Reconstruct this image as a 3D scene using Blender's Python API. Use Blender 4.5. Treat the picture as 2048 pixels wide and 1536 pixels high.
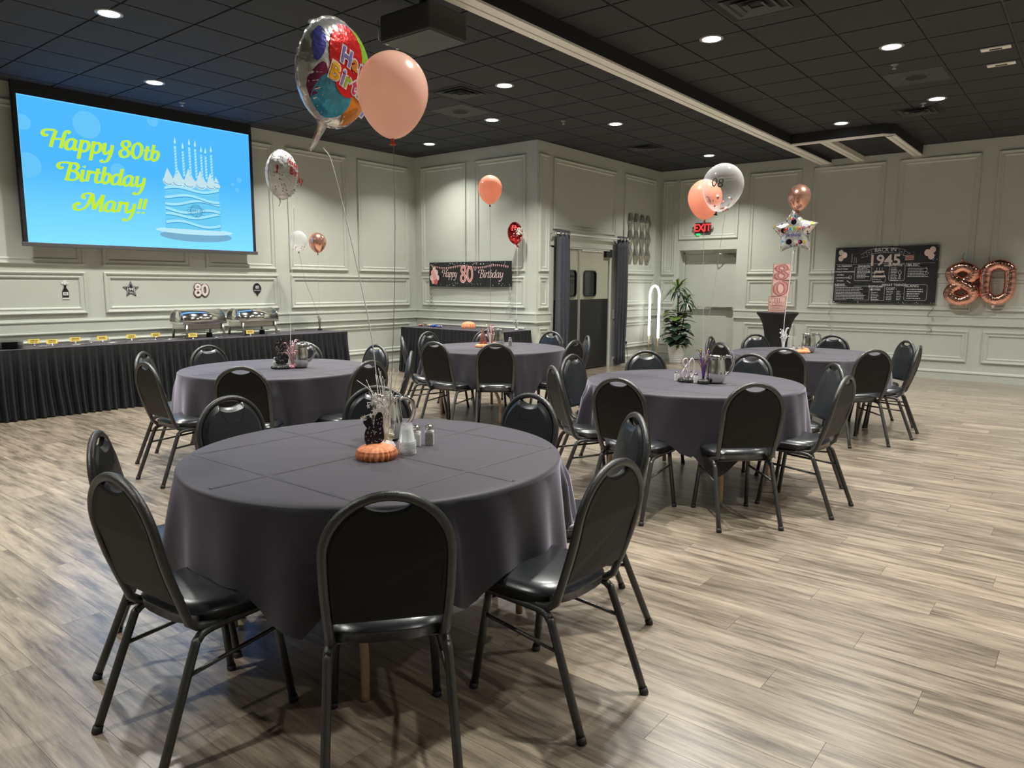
import bpy, bmesh, math, random
from mathutils import Vector, Matrix, noise
PI = math.pi
C = bpy.context.scene.collection
sc = bpy.context.scene
for o in list(bpy.data.objects): bpy.data.objects.remove(o)

# ------------------------------------------------------------------ camera
CH = 1.47
FPX = 1448.95
YAW, PIT, ROL = 0.676650115, 0.136170367, 0.00445551173
fwd = Vector((math.cos(YAW)*math.cos(PIT), math.sin(YAW)*math.cos(PIT), -math.sin(PIT)))
rt = Vector((math.sin(YAW), -math.cos(YAW), 0)); up = rt.cross(fwd)
rr = rt*math.cos(ROL)+up*math.sin(ROL); uu = -rt*math.sin(ROL)+up*math.cos(ROL)
cam = bpy.data.cameras.new('camera'); camo = bpy.data.objects.new('camera', cam); C.objects.link(camo)
camo.matrix_world = Matrix(((rr.x, uu.x, -fwd.x, 0), (rr.y, uu.y, -fwd.y, 0), (rr.z, uu.z, -fwd.z, CH), (0, 0, 0, 1)))
cam.sensor_width = 36; cam.sensor_fit = 'HORIZONTAL'; cam.lens = FPX/2048*36; cam.clip_start = .05
sc.camera = camo
def pix(x, y, z):
    d = Vector((x, y, z-CH)); w = d.dot(fwd)
    if w < .05: return None
    return 1024+FPX*d.dot(rr)/w, 768-FPX*d.dot(uu)/w, w

# ------------------------------------------------------------------ world, exposure, lamp settings
sc.view_settings.view_transform = 'Standard'; sc.view_settings.look = 'None'
sc.view_settings.exposure = 0.0; sc.view_settings.gamma = 1; sc.view_settings.use_curve_mapping = False
w = bpy.data.worlds.new('world'); sc.world = w; w.use_nodes = True
w.node_tree.nodes['Background'].inputs[0].default_value = (.8, .85, .9, 1)
w.node_tree.nodes['Background'].inputs[1].default_value = .05
LAMP_W = 47; LAMP_COL = (1.0, .985, .92); LAMP_SPREAD = math.radians(118)
SCREEN_GAIN = 1.0
try:
    sc.cycles.use_denoising = True; sc.cycles.max_bounces = 8; sc.cycles.diffuse_bounces = 4
    sc.cycles.transparent_max_bounces = 12; sc.cycles.sample_clamp_indirect = 6
except Exception: pass
random.seed(5)

# ------------------------------------------------------------------ room dimensions
ZC = 3.681; T = .6096; GX, GY = 2.2113, 9.329
XL, XB, XR = -3.4, 9.22, 13.30       # far-left end, banner wall, right wall
YS, YD, YW = -4.2, 6.92, 9.64        # behind camera side, door wall, screen wall

# ------------------------------------------------------------------ materials
MATS = {}
def sset(b, k, v):
    if k in b.inputs: b.inputs[k].default_value = v
def mat(name, col=(.5, .5, .5), rough=.5, metal=0, spec=None, emit=None, es=0, trans=0, coat=0, sheen=0, bump=0, bscale=200, alpha=1, ior=None):
    if name in MATS: return MATS[name]
    m = bpy.data.materials.new(name); m.use_nodes = True; nt = m.node_tree; b = nt.nodes['Principled BSDF']
    b.inputs['Base Color'].default_value = (*col, 1); b.inputs['Roughness'].default_value = rough; b.inputs['Metallic'].default_value = metal
    if spec is not None: sset(b, 'Specular IOR Level', spec)
    if emit: sset(b, 'Emission Color', (*emit, 1)); sset(b, 'Emission Strength', es)
    if trans: sset(b, 'Transmission Weight', trans)
    if coat: sset(b, 'Coat Weight', coat); sset(b, 'Coat Roughness', .08)
    if sheen: sset(b, 'Sheen Weight', sheen)
    if ior: sset(b, 'IOR', ior)
    if alpha < 1: sset(b, 'Alpha', alpha)
    # every surface gets a touch of procedural variation
    tc = nt.nodes.new('ShaderNodeTexCoord'); n = nt.nodes.new('ShaderNodeTexNoise'); n.inputs['Scale'].default_value = bscale
    nt.links.new(tc.outputs['Object'], n.inputs['Vector'])
    if bump:
        bp = nt.nodes.new('ShaderNodeBump'); bp.inputs['Strength'].default_value = bump; bp.inputs['Distance'].default_value = .002
        nt.links.new(n.outputs['Fac'], bp.inputs['Height']); nt.links.new(bp.outputs['Normal'], b.inputs['Normal'])
    else:
        mr = nt.nodes.new('ShaderNodeMapRange'); mr.inputs['To Min'].default_value = max(0, rough-.04); mr.inputs['To Max'].default_value = min(1, rough+.04)
        nt.links.new(n.outputs['Fac'], mr.inputs['Value']); nt.links.new(mr.outputs['Result'], b.inputs['Roughness'])
    MATS[name] = m; return m
def N(nt, t, **kw):
    n = nt.nodes.new(t)
    for k, v in kw.items():
        if k in n.inputs: n.inputs[k].default_value = v
        else: setattr(n, k, v)
    return n
def mathn(nt, op, a, b=None):
    n = nt.nodes.new('ShaderNodeMath'); n.operation = op
    for i, v in enumerate((a, b)):
        if v is None: continue
        if isinstance(v, (int, float)): n.inputs[i].default_value = v
        else: nt.links.new(v, n.inputs[i])
    return n.outputs[0]
PW, PLN = .18, 1.22
def floor_mat():
    m = bpy.data.materials.new('oak_vinyl_plank'); m.use_nodes = True; nt = m.node_tree; b = nt.nodes['Principled BSDF']; L = nt.links.new
    g = N(nt, 'ShaderNodeNewGeometry'); s = N(nt, 'ShaderNodeSeparateXYZ'); L(g.outputs['Position'], s.inputs[0])
    row = mathn(nt, 'FLOOR', mathn(nt, 'DIVIDE', s.outputs[0], PW))
    off = mathn(nt, 'MULTIPLY', mathn(nt, 'MODULO', mathn(nt, 'ADD', mathn(nt, 'MULTIPLY', row, 5), 1000), 13), PLN/13)
    colv = mathn(nt, 'FLOOR', mathn(nt, 'DIVIDE', mathn(nt, 'ADD', s.outputs[1], off), PLN))
    cmb = N(nt, 'ShaderNodeCombineXYZ'); L(row, cmb.inputs[0]); L(colv, cmb.inputs[1])
    wn = N(nt, 'ShaderNodeTexWhiteNoise'); wn.noise_dimensions = '3D'; L(cmb.outputs[0], wn.inputs['Vector'])
    # grain coordinates: stretched along Y, shifted per plank
    gx = mathn(nt, 'MULTIPLY', s.outputs[0], 1.0); gy = mathn(nt, 'MULTIPLY', s.outputs[1], .07)
    gz = mathn(nt, 'MULTIPLY', wn.outputs['Value'], 40)
    gc = N(nt, 'ShaderNodeCombineXYZ'); L(gx, gc.inputs[0]); L(gy, gc.inputs[1]); L(gz, gc.inputs[2])
    n1 = N(nt, 'ShaderNodeTexNoise', Scale=42.0, Detail=7.0, Roughness=.62); L(gc.outputs[0], n1.inputs['Vector'])
    gy2 = mathn(nt, 'MULTIPLY', s.outputs[1], .10)
    gc2 = N(nt, 'ShaderNodeCombineXYZ'); L(gx, gc2.inputs[0]); L(gy2, gc2.inputs[1]); L(gz, gc2.inputs[2])
    n2 = N(nt, 'ShaderNodeTexNoise', Scale=17.0, Detail=5.0, Roughness=.6); L(gc2.outputs[0], n2.inputs['Vector'])
    n3 = N(nt, 'ShaderNodeTexNoise', Scale=170.0, Detail=3.0, Roughness=.7); L(gc.outputs[0], n3.inputs['Vector'])
    f = mathn(nt, 'ADD', mathn(nt, 'MULTIPLY', n1.outputs['Fac'], .42), mathn(nt, 'MULTIPLY', n2.outputs['Fac'], .40))
    f = mathn(nt, 'ADD', f, mathn(nt, 'MULTIPLY', n3.outputs['Fac'], .18))
    cr = N(nt, 'ShaderNodeValToRGB'); L(f, cr.inputs[0])
    e = cr.color_ramp.elements; e[0].position = .36; e[0].color = (.072, .050, .034, 1); e[1].position = .66; e[1].color = (.46, .375, .27, 1)
    x = e.new(.50); x.color = (.26, .205, .145, 1)
    x = e.new(.43); x.color = (.145, .110, .076, 1)
    hs = N(nt, 'ShaderNodeHueSaturation'); L(cr.outputs[0], hs.inputs['Color'])
    L(mathn(nt, 'ADD', mathn(nt, 'MULTIPLY', wn.outputs['Value'], .36), .80), hs.inputs['Value'])
    hs.inputs['Saturation'].default_value = .92
    L(hs.outputs[0], b.inputs['Base Color'])
    mr = N(nt, 'ShaderNodeMapRange'); L(n1.outputs['Fac'], mr.inputs['Value']); mr.inputs['To Min'].default_value = .24; mr.inputs['To Max'].default_value = .38
    L(mr.outputs['Result'], b.inputs['Roughness'])
    bp = N(nt, 'ShaderNodeBump', Strength=.12, Distance=.002); L(n3.outputs['Fac'], bp.inputs['Height']); L(bp.outputs['Normal'], b.inputs['Normal'])
    sset(b, 'Specular IOR Level', .6); sset(b, 'Coat Weight', .8); sset(b, 'Coat Roughness', .27); sset(b, 'Coat IOR', 1.7)
    return m
M_FLOOR = floor_mat()
def noisy(name, c1, c2, scale, rough, bump=0, detail=4, metal=0, stretch=(1, 1, 1), bd=.003, p0=.35, p1=.65):
    if name in MATS: return MATS[name]
    m = bpy.data.materials.new(name); m.use_nodes = True; nt = m.node_tree; b = nt.nodes['Principled BSDF']; L = nt.links.new
    tc = N(nt, 'ShaderNodeTexCoord'); mp = N(nt, 'ShaderNodeMapping'); mp.inputs['Scale'].default_value = stretch
    L(tc.outputs['Object'], mp.inputs['Vector'])
    n = N(nt, 'ShaderNodeTexNoise', Scale=scale, Detail=detail); L(mp.outputs[0], n.inputs['Vector'])
    cr = N(nt, 'ShaderNodeValToRGB'); L(n.outputs['Fac'], cr.inputs[0])
    cr.color_ramp.elements[0].position = p0; cr.color_ramp.elements[0].color = (*c1, 1)
    cr.color_ramp.elements[1].position = p1; cr.color_ramp.elements[1].color = (*c2, 1)
    L(cr.outputs[0], b.inputs['Base Color']); b.inputs['Roughness'].default_value = rough; b.inputs['Metallic'].default_value = metal
    if bump:
        bp = N(nt, 'ShaderNodeBump', Strength=bump, Distance=bd); L(n.outputs['Fac'], bp.inputs['Height']); L(bp.outputs['Normal'], b.inputs['Normal'])
    MATS[name] = m; return m
M_WALL = noisy('sage_grey_wall_paint', (.55, .57, .505), (.57, .59, .525), 3, .55, .03)
M_TILE = noisy('black_acoustic_tile', (.012, .013, .0135), (.045, .047, .049), 150, .85, .35, 3)
M_GRID = mat('black_grid', (.018, .018, .018), .45)
M_BEAM = mat('black_paint', (.012, .013, .016), .7)
M_TRACK = mat('cream_aluminium', (.93, .90, .82), .35)
M_DARK = mat('dark_gap', (.01, .01, .01), .8)
M_VINYL = mat('black_vinyl', (.010, .012, .015), .30, bump=.10, bscale=260, spec=.85)
M_BACK = mat('black_vinyl_back', (.006, .006, .0055), .55, bump=.08, bscale=300, spec=.25)
M_FRAME = mat('black_textured_metal', (.022, .022, .020), .30, bump=.55, bscale=420, spec=.8)
M_RUB = mat('black_rubber', (.015, .015, .015), .6)
M_CLOTH = noisy('charcoal_polyester_cloth', (.0125, .0105, .0155), (.016, .0135, .020), 300, .58, .05)
for k_, v_ in (('Sheen Weight', .50), ('Sheen Roughness', .45)): sset(M_CLOTH.node_tree.nodes['Principled BSDF'], k_, v_)
sset(M_CLOTH.node_tree.nodes['Principled BSDF'], 'Sheen Tint', (.80, .74, .90, 1))
M_SKIRT = noisy('black_table_skirt', (.005, .006, .008), (.008, .009, .012), 60, .55, .05)
M_CHROME = mat('polished_steel', (.82, .80, .76), .12, 1)
M_STEEL = mat('brushed_steel', (.62, .60, .56), .28, 1)
M_TAN = mat('tan_table_leg', (.46, .33, .20), .5)
M_WOODTOP = mat('brown_laminate', (.30, .19, .11), .5)
M_WHITE = mat('white', (.85, .85, .83), .5)
M_PAPERW = mat('white_paper', (.85, .83, .80), .6)
M_ROSE = mat('rose_chrome', (.80, .42, .31), .20, .85, bump=.0)
M_PINK = mat('pearl_pink_latex', (.95, .46, .36), .26, .12, coat=.5)
M_SKIN = mat('peach_latex', (.96, .40, .28), .28, .05, coat=.4)
M_CLEAR = None
def latexmat(name, col, metal, tr):
    """stretched latex: glossy skin that lets light through"""
    m = bpy.data.materials.new(name); m.use_nodes = True; nt = m.node_tree; L = nt.links.new
    b = nt.nodes['Principled BSDF']; b.inputs['Base Color'].default_value = (*col, 1); b.inputs['Roughness'].default_value = .25; b.inputs['Metallic'].default_value = metal
    sset(b, 'Coat Weight', .5); sset(b, 'Coat Roughness', .08)
    t_ = N(nt, 'ShaderNodeBsdfTranslucent'); t_.inputs['Color'].default_value = (*col, 1)
    n = N(nt, 'ShaderNodeTexNoise', Scale=6.0); mr = N(nt, 'ShaderNodeMapRange'); L(n.outputs['Fac'], mr.inputs['Value']); mr.inputs['To Min'].default_value = tr-.03; mr.inputs['To Max'].default_value = tr+.03
    mx = N(nt, 'ShaderNodeMixShader'); L(mr.outputs['Result'], mx.inputs[0]); L(b.outputs[0], mx.inputs[1]); L(t_.outputs[0], mx.inputs[2])
    L(mx.outputs[0], nt.nodes['Material Output'].inputs['Surface']); return m
M_PINK = latexmat('pearl_pink_latex2', (1.0, .73, .62), .0, .62)
M_SKIN = latexmat('peach_latex2', (1.0, .58, .44), .0, .6)
def film(name, col, alpha, rough=.08, gain=.75):
    m = bpy.data.materials.new(name); m.use_nodes = True; nt = m.node_tree; L = nt.links.new
    b = nt.nodes['Principled BSDF']; b.inputs['Base Color'].default_value = (*col, 1); b.inputs['Roughness'].default_value = rough
    lw = N(nt, 'ShaderNodeLayerWeight', Blend=.35); mr = N(nt, 'ShaderNodeMapRange'); L(lw.outputs['Facing'], mr.inputs['Value'])
    mr.inputs['To Min'].default_value = alpha; mr.inputs['To Max'].default_value = min(1, alpha+gain)
    L(mr.outputs['Result'], b.inputs['Alpha'])
    return m
M_CLEAR = film('clear_latex', (.85, .85, .87), .05, .08, .55)
M_PLASTIC = film('clear_plastic', (.8, .82, .83), .03, .08, .22)
M_GLASS = film('shaker_glass', (.9, .9, .88), .25)
def foilmat(name, col, rough=.16, scale=18, strength=.55, metal=1, dist=.02):
    m = bpy.data.materials.new(name); m.use_nodes = True; nt = m.node_tree; L = nt.links.new
    b = nt.nodes['Principled BSDF']; b.inputs['Base Color'].default_value = (*col, 1); b.inputs['Roughness'].default_value = rough; b.inputs['Metallic'].default_value = metal
    tc = N(nt, 'ShaderNodeTexCoord'); n = N(nt, 'ShaderNodeTexNoise', Scale=scale, Detail=2.0); L(tc.outputs['Object'], n.inputs['Vector'])
    bp = N(nt, 'ShaderNodeBump', Strength=strength, Distance=dist); L(n.outputs['Fac'], bp.inputs['Height']); L(bp.outputs['Normal'], b.inputs['Normal'])
    MATS[name] = m; return m
M_FOILS = foilmat('silver_foil', (.82, .82, .80), .24, 18, .5, .75)
M_FOILR = foilmat('rose_gold_foil', (.83, .43, .34), .14, 14, .35)
M_FOILRED = foilmat('red_foil', (.55, .03, .03), .22, 30, .5)

def emis(name, col, s=1.0, two=None, axis=1, z0=0, z1=1):
    m = bpy.data.materials.new(name); m.use_nodes = True; nt = m.node_tree; nt.nodes.clear(); L = nt.links.new
    o = N(nt, 'ShaderNodeOutputMaterial'); e = N(nt, 'ShaderNodeEmission'); e.inputs['Strength'].default_value = s; e.inputs['Color'].default_value = (*col, 1)
    if two:
        tc = N(nt, 'ShaderNodeTexCoord'); sp = N(nt, 'ShaderNodeSeparateXYZ'); L(tc.outputs['Object'], sp.inputs[0])
        mr = N(nt, 'ShaderNodeMapRange'); L(sp.outputs[axis], mr.inputs['Value']); mr.inputs['From Min'].default_value = z0; mr.inputs['From Max'].default_value = z1
        cr = N(nt, 'ShaderNodeValToRGB'); L(mr.outputs['Result'], cr.inputs[0])
        cr.color_ramp.elements[0].color = (*two, 1); cr.color_ramp.elements[1].position = .55; cr.color_ramp.elements[1].color = (*col, 1)
        L(cr.outputs[0], e.inputs['Color'])
    L(e.outputs[0], o.inputs[0]); MATS[name] = m; return m
def srgb(r, g, b):
    f = lambda v: (v/255/12.92) if v/255 <= .04045 else ((v/255+.055)/1.055)**2.4
    return (f(r), f(g), f(b))

# ------------------------------------------------------------------ mesh helpers
class MB:
    """collects verts and faces; build() makes ONE mesh object"""
    def __init__(s): s.v = []; s.f = []; s.sm = []
    def add(s, vs, fs, smooth=False, M=None):
        b = len(s.v)
        for p in vs:
            p = Vector(p)
            s.v.append(tuple(M @ p) if M else tuple(p))
        for f in fs: s.f.append([i+b for i in f]); s.sm.append(smooth)
        return s
    def box(s, x0, x1, y0, y1, z0, z1, M=None):
        vs = [(x, y, z) for z in (z0, z1) for y in (y0, y1) for x in (x0, x1)]
        return s.add(vs, [(0, 2, 3, 1), (4, 5, 7, 6), (0, 1, 5, 4), (2, 6, 7, 3), (0, 4, 6, 2), (1, 3, 7, 5)], False, M)
    def prism(s, poly, z0, z1, M=None, smooth=False):
        n = len(poly); vs = [(x, y, z0) for x, y in poly]+[(x, y, z1) for x, y in poly]
        a = sum(poly[i][0]*poly[(i+1) % n][1]-poly[(i+1) % n][0]*poly[i][1] for i in range(n))
        idx = list(range(n)) if a > 0 else list(range(n))[::-1]
        fs = [idx[::-1], [i+n for i in idx]]
        for k in range(n):
            i, j = idx[k], idx[(k+1) % n]; fs.append((i, j, j+n, i+n))
        return s.add(vs, fs, smooth, M)
    def loft(s, rings, closed=True, cap=(True, True), smooth=True, M=None, loop=False):
        n = len(rings[0]); vs = [p for r in rings for p in r]; fs = []
        R = len(rings)
        for i in range(R if loop else R-1):
            a = i*n; b = ((i+1) % R)*n
            for j in range(n if closed else n-1):
                k = (j+1) % n; fs.append((a+j, a+k, b+k, b+j))
        if not loop:
            if cap[0]: fs.append(list(range(n))[::-1])
            if cap[1]: fs.append([(R-1)*n+i for i in range(n)])
        return s.add(vs, fs, smooth, M)
    def lathe(s, prof, seg=24, M=None, smooth=True, cap=(True, True)):
        rings = [[(r*math.cos(2*PI*k/seg), r*math.sin(2*PI*k/seg), z) for k in range(seg)] for r, z in prof]
        return s.loft(rings, True, cap, smooth, M)
    def tube(s, pts, r, seg=8, closed=False, M=None, flat=None, cap=(True, True)):
        P = [Vector(p) for p in pts]; n = len(P); rings = []; prev = None
        for i, p in enumerate(P):
            if closed: t = P[(i+1) % n]-P[i-1]
            else: t = (P[min(i+1, n-1)]-P[max(i-1, 0)])
            if t.length < 1e-9: t = Vector((0, 0, 1))
            t.normalize()
            if prev is None:
                a = Vector((0, 0, 1)) if abs(t.z) < .9 else Vector((1, 0, 0))
                u = t.cross(a).normalized()
            else:
                u = prev-t*prev.dot(t)
                if u.length < 1e-6: u = t.orthogonal()
                u.normalize()
            prev = u; v = t.cross(u); ra = r[i] if isinstance(r, (list, tuple)) else r
            rb = ra if flat is None else ra*flat
            rings.append([tuple(p+u*ra*math.cos(2*PI*k/seg)+v*rb*math.sin(2*PI*k/seg)) for k in range(seg)])
        return s.loft(rings, True, cap, True, M, loop=closed)
    def ball(s, c, r, seg=12, rings=8, sc3=(1, 1, 1), M=None):
        pr = [(max(1e-4, math.sin(PI*i/rings))*r, -math.cos(PI*i/rings)*r) for i in range(rings+1)]
        T_ = Matrix.Translation(c) @ Matrix.Diagonal((*sc3, 1))
        return s.lathe(pr, seg, (M @ T_) if M else T_)
    def mesh(s, name, m=None, bevel=0, bseg=2):
        me = bpy.data.meshes.new(name); me.from_pydata(s.v, [], s.f)
        me.polygons.foreach_set('use_smooth', s.sm); me.update()
        if bevel:
            bm = bmesh.new(); bm.from_mesh(me)
            bmesh.ops.bevel(bm, geom=[e for e in bm.edges if len(e.link_faces) == 2 and e.calc_face_angle(0) > .6], offset=bevel, segments=bseg, affect='EDGES', profile=.5)
            for f in bm.faces: f.smooth = False
            bm.to_mesh(me); bm.free()
        if m: me.materials.append(m)
        return me
    def build(s, name, m=None, parent=None, bevel=0, bseg=2): return link(s.mesh(name, m, bevel, bseg), name, parent)
def link(me, name, parent=None, loc=None, label=None, kind=None):
    o = bpy.data.objects.new(name, me); C.objects.link(o)
    if parent: o.parent = parent
    if loc is not None: o.location = loc
    if label: o['label'] = label
    if kind: o['kind'] = kind
    return o
def tag(o, label, cat, group=None, kind=None):
    o['label'] = label; o['category'] = cat
    if group: o['group'] = group
    if kind: o['kind'] = kind
    return o
def thing(name, label, cat, loc=(0, 0, 0), rz=0, group=None):
    o = bpy.data.objects.new(name, None); C.objects.link(o); o.location = loc; o.rotation_euler = (0, 0, rz); o.empty_display_size = .1
    return tag(o, label, cat, group)
def structure(o, label=None):
    o['kind'] = 'structure'
    if label: o['label'] = label
    return o
def dup(root, loc, rz, label=None, group=None):
    r = root.copy(); C.objects.link(r); r.location = loc; r.rotation_euler = (0, 0, rz)
    if label: r['label'] = label
    if group: r['group'] = group
    for ch in list(root.children):
        c = ch.copy(); C.objects.link(c); c.parent = r
        for g in list(ch.children):
            d = g.copy(); C.objects.link(d); d.parent = c
    return r
def frame_on(o, O, U, Nn):
    """local x=U (right as seen), y=up, z=Nn (out of the wall)"""
    U = Vector(U); Nn = Vector(Nn); V = Nn.cross(U)
    o.matrix_world = Matrix(((U.x, V.x, Nn.x, O[0]), (U.y, V.y, Nn.y, O[1]), (U.z, V.z, Nn.z, O[2]), (0, 0, 0, 1)))
    return o
def crom(pts, n=6, closed=False):
    P = [Vector(p) for p in pts]; out = []; L = len(P)
    rng = range(L if closed else L-1)
    for i in rng:
        p0 = P[i-1] if (closed or i > 0) else P[0]*2-P[1]
        p1 = P[i]; p2 = P[(i+1) % L]
        p3 = P[(i+2) % L] if (closed or i+2 < L) else P[-1]*2-P[-2]
        for k in range(n):
            t = k/n; out.append(.5*((2*p1)+(-p0+p2)*t+(2*p0-5*p1+4*p2-p3)*t*t+(-p0+3*p1-3*p2+p3)*t**3))
    if not closed: out.append(P[-1].copy())
    return out
_tc = {}
def text_mb(mb, body, size, x, y, z=0, ext=.001, align='CENTER', shear=0, offset=0, sx=1, func=None, M=None):
    cu = bpy.data.curves.new('t', 'FONT'); cu.body = body; cu.size = size; cu.align_x = align; cu.align_y = 'CENTER'
    cu.shear = shear; cu.offset = offset; cu.resolution_u = 3
    if ext: cu.extrude = ext
    o = bpy.data.objects.new('t', cu); C.objects.link(o)
    dg = bpy.context.evaluated_depsgraph_get(); me = bpy.data.meshes.new_from_object(o.evaluated_get(dg))
    vs = []
    for v in me.vertices:
        p = Vector((v.co.x*sx+x, v.co.y+y, v.co.z+z))
        if func: p = Vector(func(p))
        vs.append(p)
    mb.add(vs, [list(p.vertices) for p in me.polygons], False, M)
    bpy.data.objects.remove(o); bpy.data.curves.remove(cu); bpy.data.meshes.remove(me)
    return mb
# calligraphic alphabet: pen strokes (x-height 1, capitals 1.65)
SW = [(.5, 1.62), (.05, 1.62), (-.38, 1.52), (-.5, 1.2), (-.25, 1.0), (-.05, 1.15)]
GL = {
 'a': ([[(.78, .92), (.4, 1.02), (.08, .65), (.1, .12), (.4, .0), (.72, .35), (.8, .95)], [(.8, 1.0), (.76, .3), (.88, .02), (1.08, .15)]], 1.12),
 'p': ([[(.05, .9), (.2, 1.0), (.17, .3), (.15, -.8)], [(.17, .65), (.45, 1.0), (.8, .85), (.84, .35), (.55, 0), (.17, .12)]], 1.05),
 'y': ([[(0, .9), (.15, 1.0), (.15, .3), (.35, .02), (.72, .4)], [(.84, 1.0), (.8, .1), (.55, -.65), (.15, -.8), (.02, -.6)]], 1.05),
 '8': ([[(.55, .86), (.18, 1.15), (.28, 1.55), (.7, 1.58), (.86, 1.2), (.5, .86), (.1, .45), (.25, .02), (.68, 0), (.92, .42), (.55, .86)]], 1.15),
 '0': ([[(.5, 1.62), (.14, 1.25), (.1, .45), (.5, 0), (.9, .45), (.88, 1.25), (.5, 1.62)]], 1.15),
 't': ([[(.32, 1.4), (.25, .3), (.42, .0), (.68, .12)], [(0, .93), (.62, 1.0)]], .7),
 'h': ([[(.2, 1.65), (.16, .9), (.12, 0)], [(.14, .6), (.45, 1.0), (.75, .8), (.7, .25), (.45, -.02), (.3, .12)]], .95),
 'i': ([[(.05, .9), (.2, 1.0), (.16, .25), (.28, .0), (.46, .14)], [(.2, 1.35), (.23, 1.42), (.2, 1.47)]], .52),
 'r': ([[(.05, .9), (.2, 1.0), (.14, 0)], [(.15, .6), (.4, .98), (.66, .92)]], .66),
 'd': ([[(.78, .92), (.4, 1.02), (.08, .65), (.1, .12), (.4, .0), (.72, .35), (.82, .95)], [(.86, 1.65), (.77, .3), (.88, .02), (1.08, .15)]], 1.12),
 'H': ([SW, [(.55, 1.62), (.4, .8), (.32, 0)], [(.38, .8), (1.2, .9)], [(1.75, 1.55), (1.5, 1.72), (1.3, 1.5), (1.22, .7), (1.15, 0)]], 1.5),
 'B': ([SW, [(.55, 1.62), (.46, .8), (.4, 0)], [(.5, 1.6), (.95, 1.62), (1.18, 1.3), (.95, .95), (.5, .88)], [(.5, .88), (1.1, .8), (1.3, .4), (1.0, .02), (.2, 0)]], 1.45),
 'M': ([[(.5, 1.62), (.1, 1.62), (-.2, 1.5), (-.25, 1.2), (0, 1.1)], [(.5, 1.6), (.25, .5), (-.2, -.02), (-.7, -.05), (-.85, .35), (-.6, .6), (-.45, .4)], [(.5, 1.62), (.85, .08)], [(.85, .08), (1.45, 1.6)], [(1.45, 1.6), (1.42, .1), (1.62, .02)]], 1.75),
 '!': ([[(.35, 1.6), (.25, .5)], [(.2, .02), (.24, .1), (.2, .16)]], .45), ' ': ([], .5),
}
def script_mb(mb, text, x, y, xh, z=0, thick=.2, thin=.06, slant=.22, sx=1.0, depth=0, func=None):
    """draws text as broad-nib pen strokes; returns end x"""
    nib = math.radians(18)
    for ch in text:
        strokes, adv = GL[ch]
        for si, st in enumerate(strokes):
            pts = crom([(a, b, 0) for a, b in st], 7)
            n = len(pts); L = []; R = []
            for i, p in enumerate(pts):
                t = pts[min(i+1, n-1)]-pts[max(i-1, 0)]; ang = math.atan2(t.y, t.x)
                w_ = (thin+(thick-thin)*abs(math.sin(ang-nib))**1.3)*.5
                nn = Vector((-math.sin(ang), math.cos(ang), 0))
                L.append(p+nn*w_); R.append(p-nn*w_)
            def tr(p): 
                q = Vector((x+(p.x+slant*p.y)*xh*sx, y+p.y*xh, z+si*1e-5))
                return Vector(func(q)) if func else q
            mb.add([tr(p) for p in L]+[tr(p) for p in R], [(i+n, i+n+1, i+1, i) for i in range(n-1)])
        x += adv*xh*sx
    return x
def rrect(x0, x1, y0, y1, r, n=5):
    out = []
    for cx, cy, a0 in ((x1-r, y0+r, -90), (x1-r, y1-r, 0), (x0+r, y1-r, 90), (x0+r, y0+r, 180)):
        for k in range(n+1):
            a = math.radians(a0+90*k/n); out.append((cx+r*math.cos(a), cy+r*math.sin(a)))
    return out
def outline_mb(mb, poly, wdt, z0, z1):
    """closed outline band of width wdt"""
    n = len(poly); P = [Vector((a, b)) for a, b in poly]; inn = []
    for i in range(n):
        t = (P[(i+1) % n]-P[i-1]).normalized(); nn = Vector((-t.y, t.x)); inn.append(P[i]+nn*wdt)
    vs = [(p.x, p.y, z1) for p in P]+[(p.x, p.y, z1) for p in inn]
    mb.add(vs, [(i, (i+1) % n, (i+1) % n+n, i+n) for i in range(n)])
def circle(cx, cy, r, n=20, ry=None): return [(cx+r*math.cos(2*PI*k/n), cy+(ry or r)*math.sin(2*PI*k/n)) for k in range(n)]
def star(cx, cy, r, r2=.45, n=5, a0=90): return [(cx+(r if k % 2 == 0 else r*r2)*math.cos(math.radians(a0+180*k/n)), cy+(r if k % 2 == 0 else r*r2)*math.sin(math.radians(a0+180*k/n))) for k in range(2*n)]

# ================================================================== SETTING
# ---- floor with planks
fl = MB().box(XL, XR+.5, YS, YW, -.12, -.006).build('floor', M_DARK); structure(fl, 'grey brown wood plank floor')
def plank_off(row): return ((row*5+1000) % 13)*PLN/13
vis = []; rest = MB()
def in_room(x, y, e=0): return XL-e <= x <= (XB if y > YD+e else XR)+e and YS-e <= y <= YW+e
for row in range(math.floor(XL/PW), math.ceil(XR/PW)+2):
    x0 = row*PW+.0006; x1 = (row+1)*PW-.0006
    ymax = YW if x0 < XB else YD
    if x0 > XR+.4: continue
    k0 = math.floor((YS+plank_off(row))/PLN)
    for k in range(k0, math.ceil((ymax+plank_off(row))/PLN)):
        y0 = max(YS, k*PLN-plank_off(row)+.0006); y1 = min(ymax, (k+1)*PLN-plank_off(row)-.0006)
        if y1-y0 < .01: continue
        q = pix((x0+x1)/2, (y0+y1)/2, 0)
        seen = q is not None and -200 < q[0] < 2250 and 0 < q[1] < 1750
        vis.append((q[2] if seen else 99+abs(x0)+abs(y0), x0, x1, y0, y1))
vis.sort()
full = MB().box(0, PW-.0012, 0, PLN-.0012, -.006, 0).mesh('plank', M_FLOOR)
for i, (d, x0, x1, y0, y1) in enumerate(vis):
    if i < 298 and d < 90:
        if abs((y1-y0)-(PLN-.0012)) < 1e-4: link(full, 'plank', fl, (x0, y0, 0))
        else: link(MB().box(0, x1-x0, 0, y1-y0, -.006, 0).mesh('plank', M_FLOOR), 'plank', fl, (x0, y0, 0))
    else: rest.box(x0, x1, y0, y1, -.006, 0)
o = rest.build('floor_planks', M_FLOOR, fl); o['kind'] = 'stuff'

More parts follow.
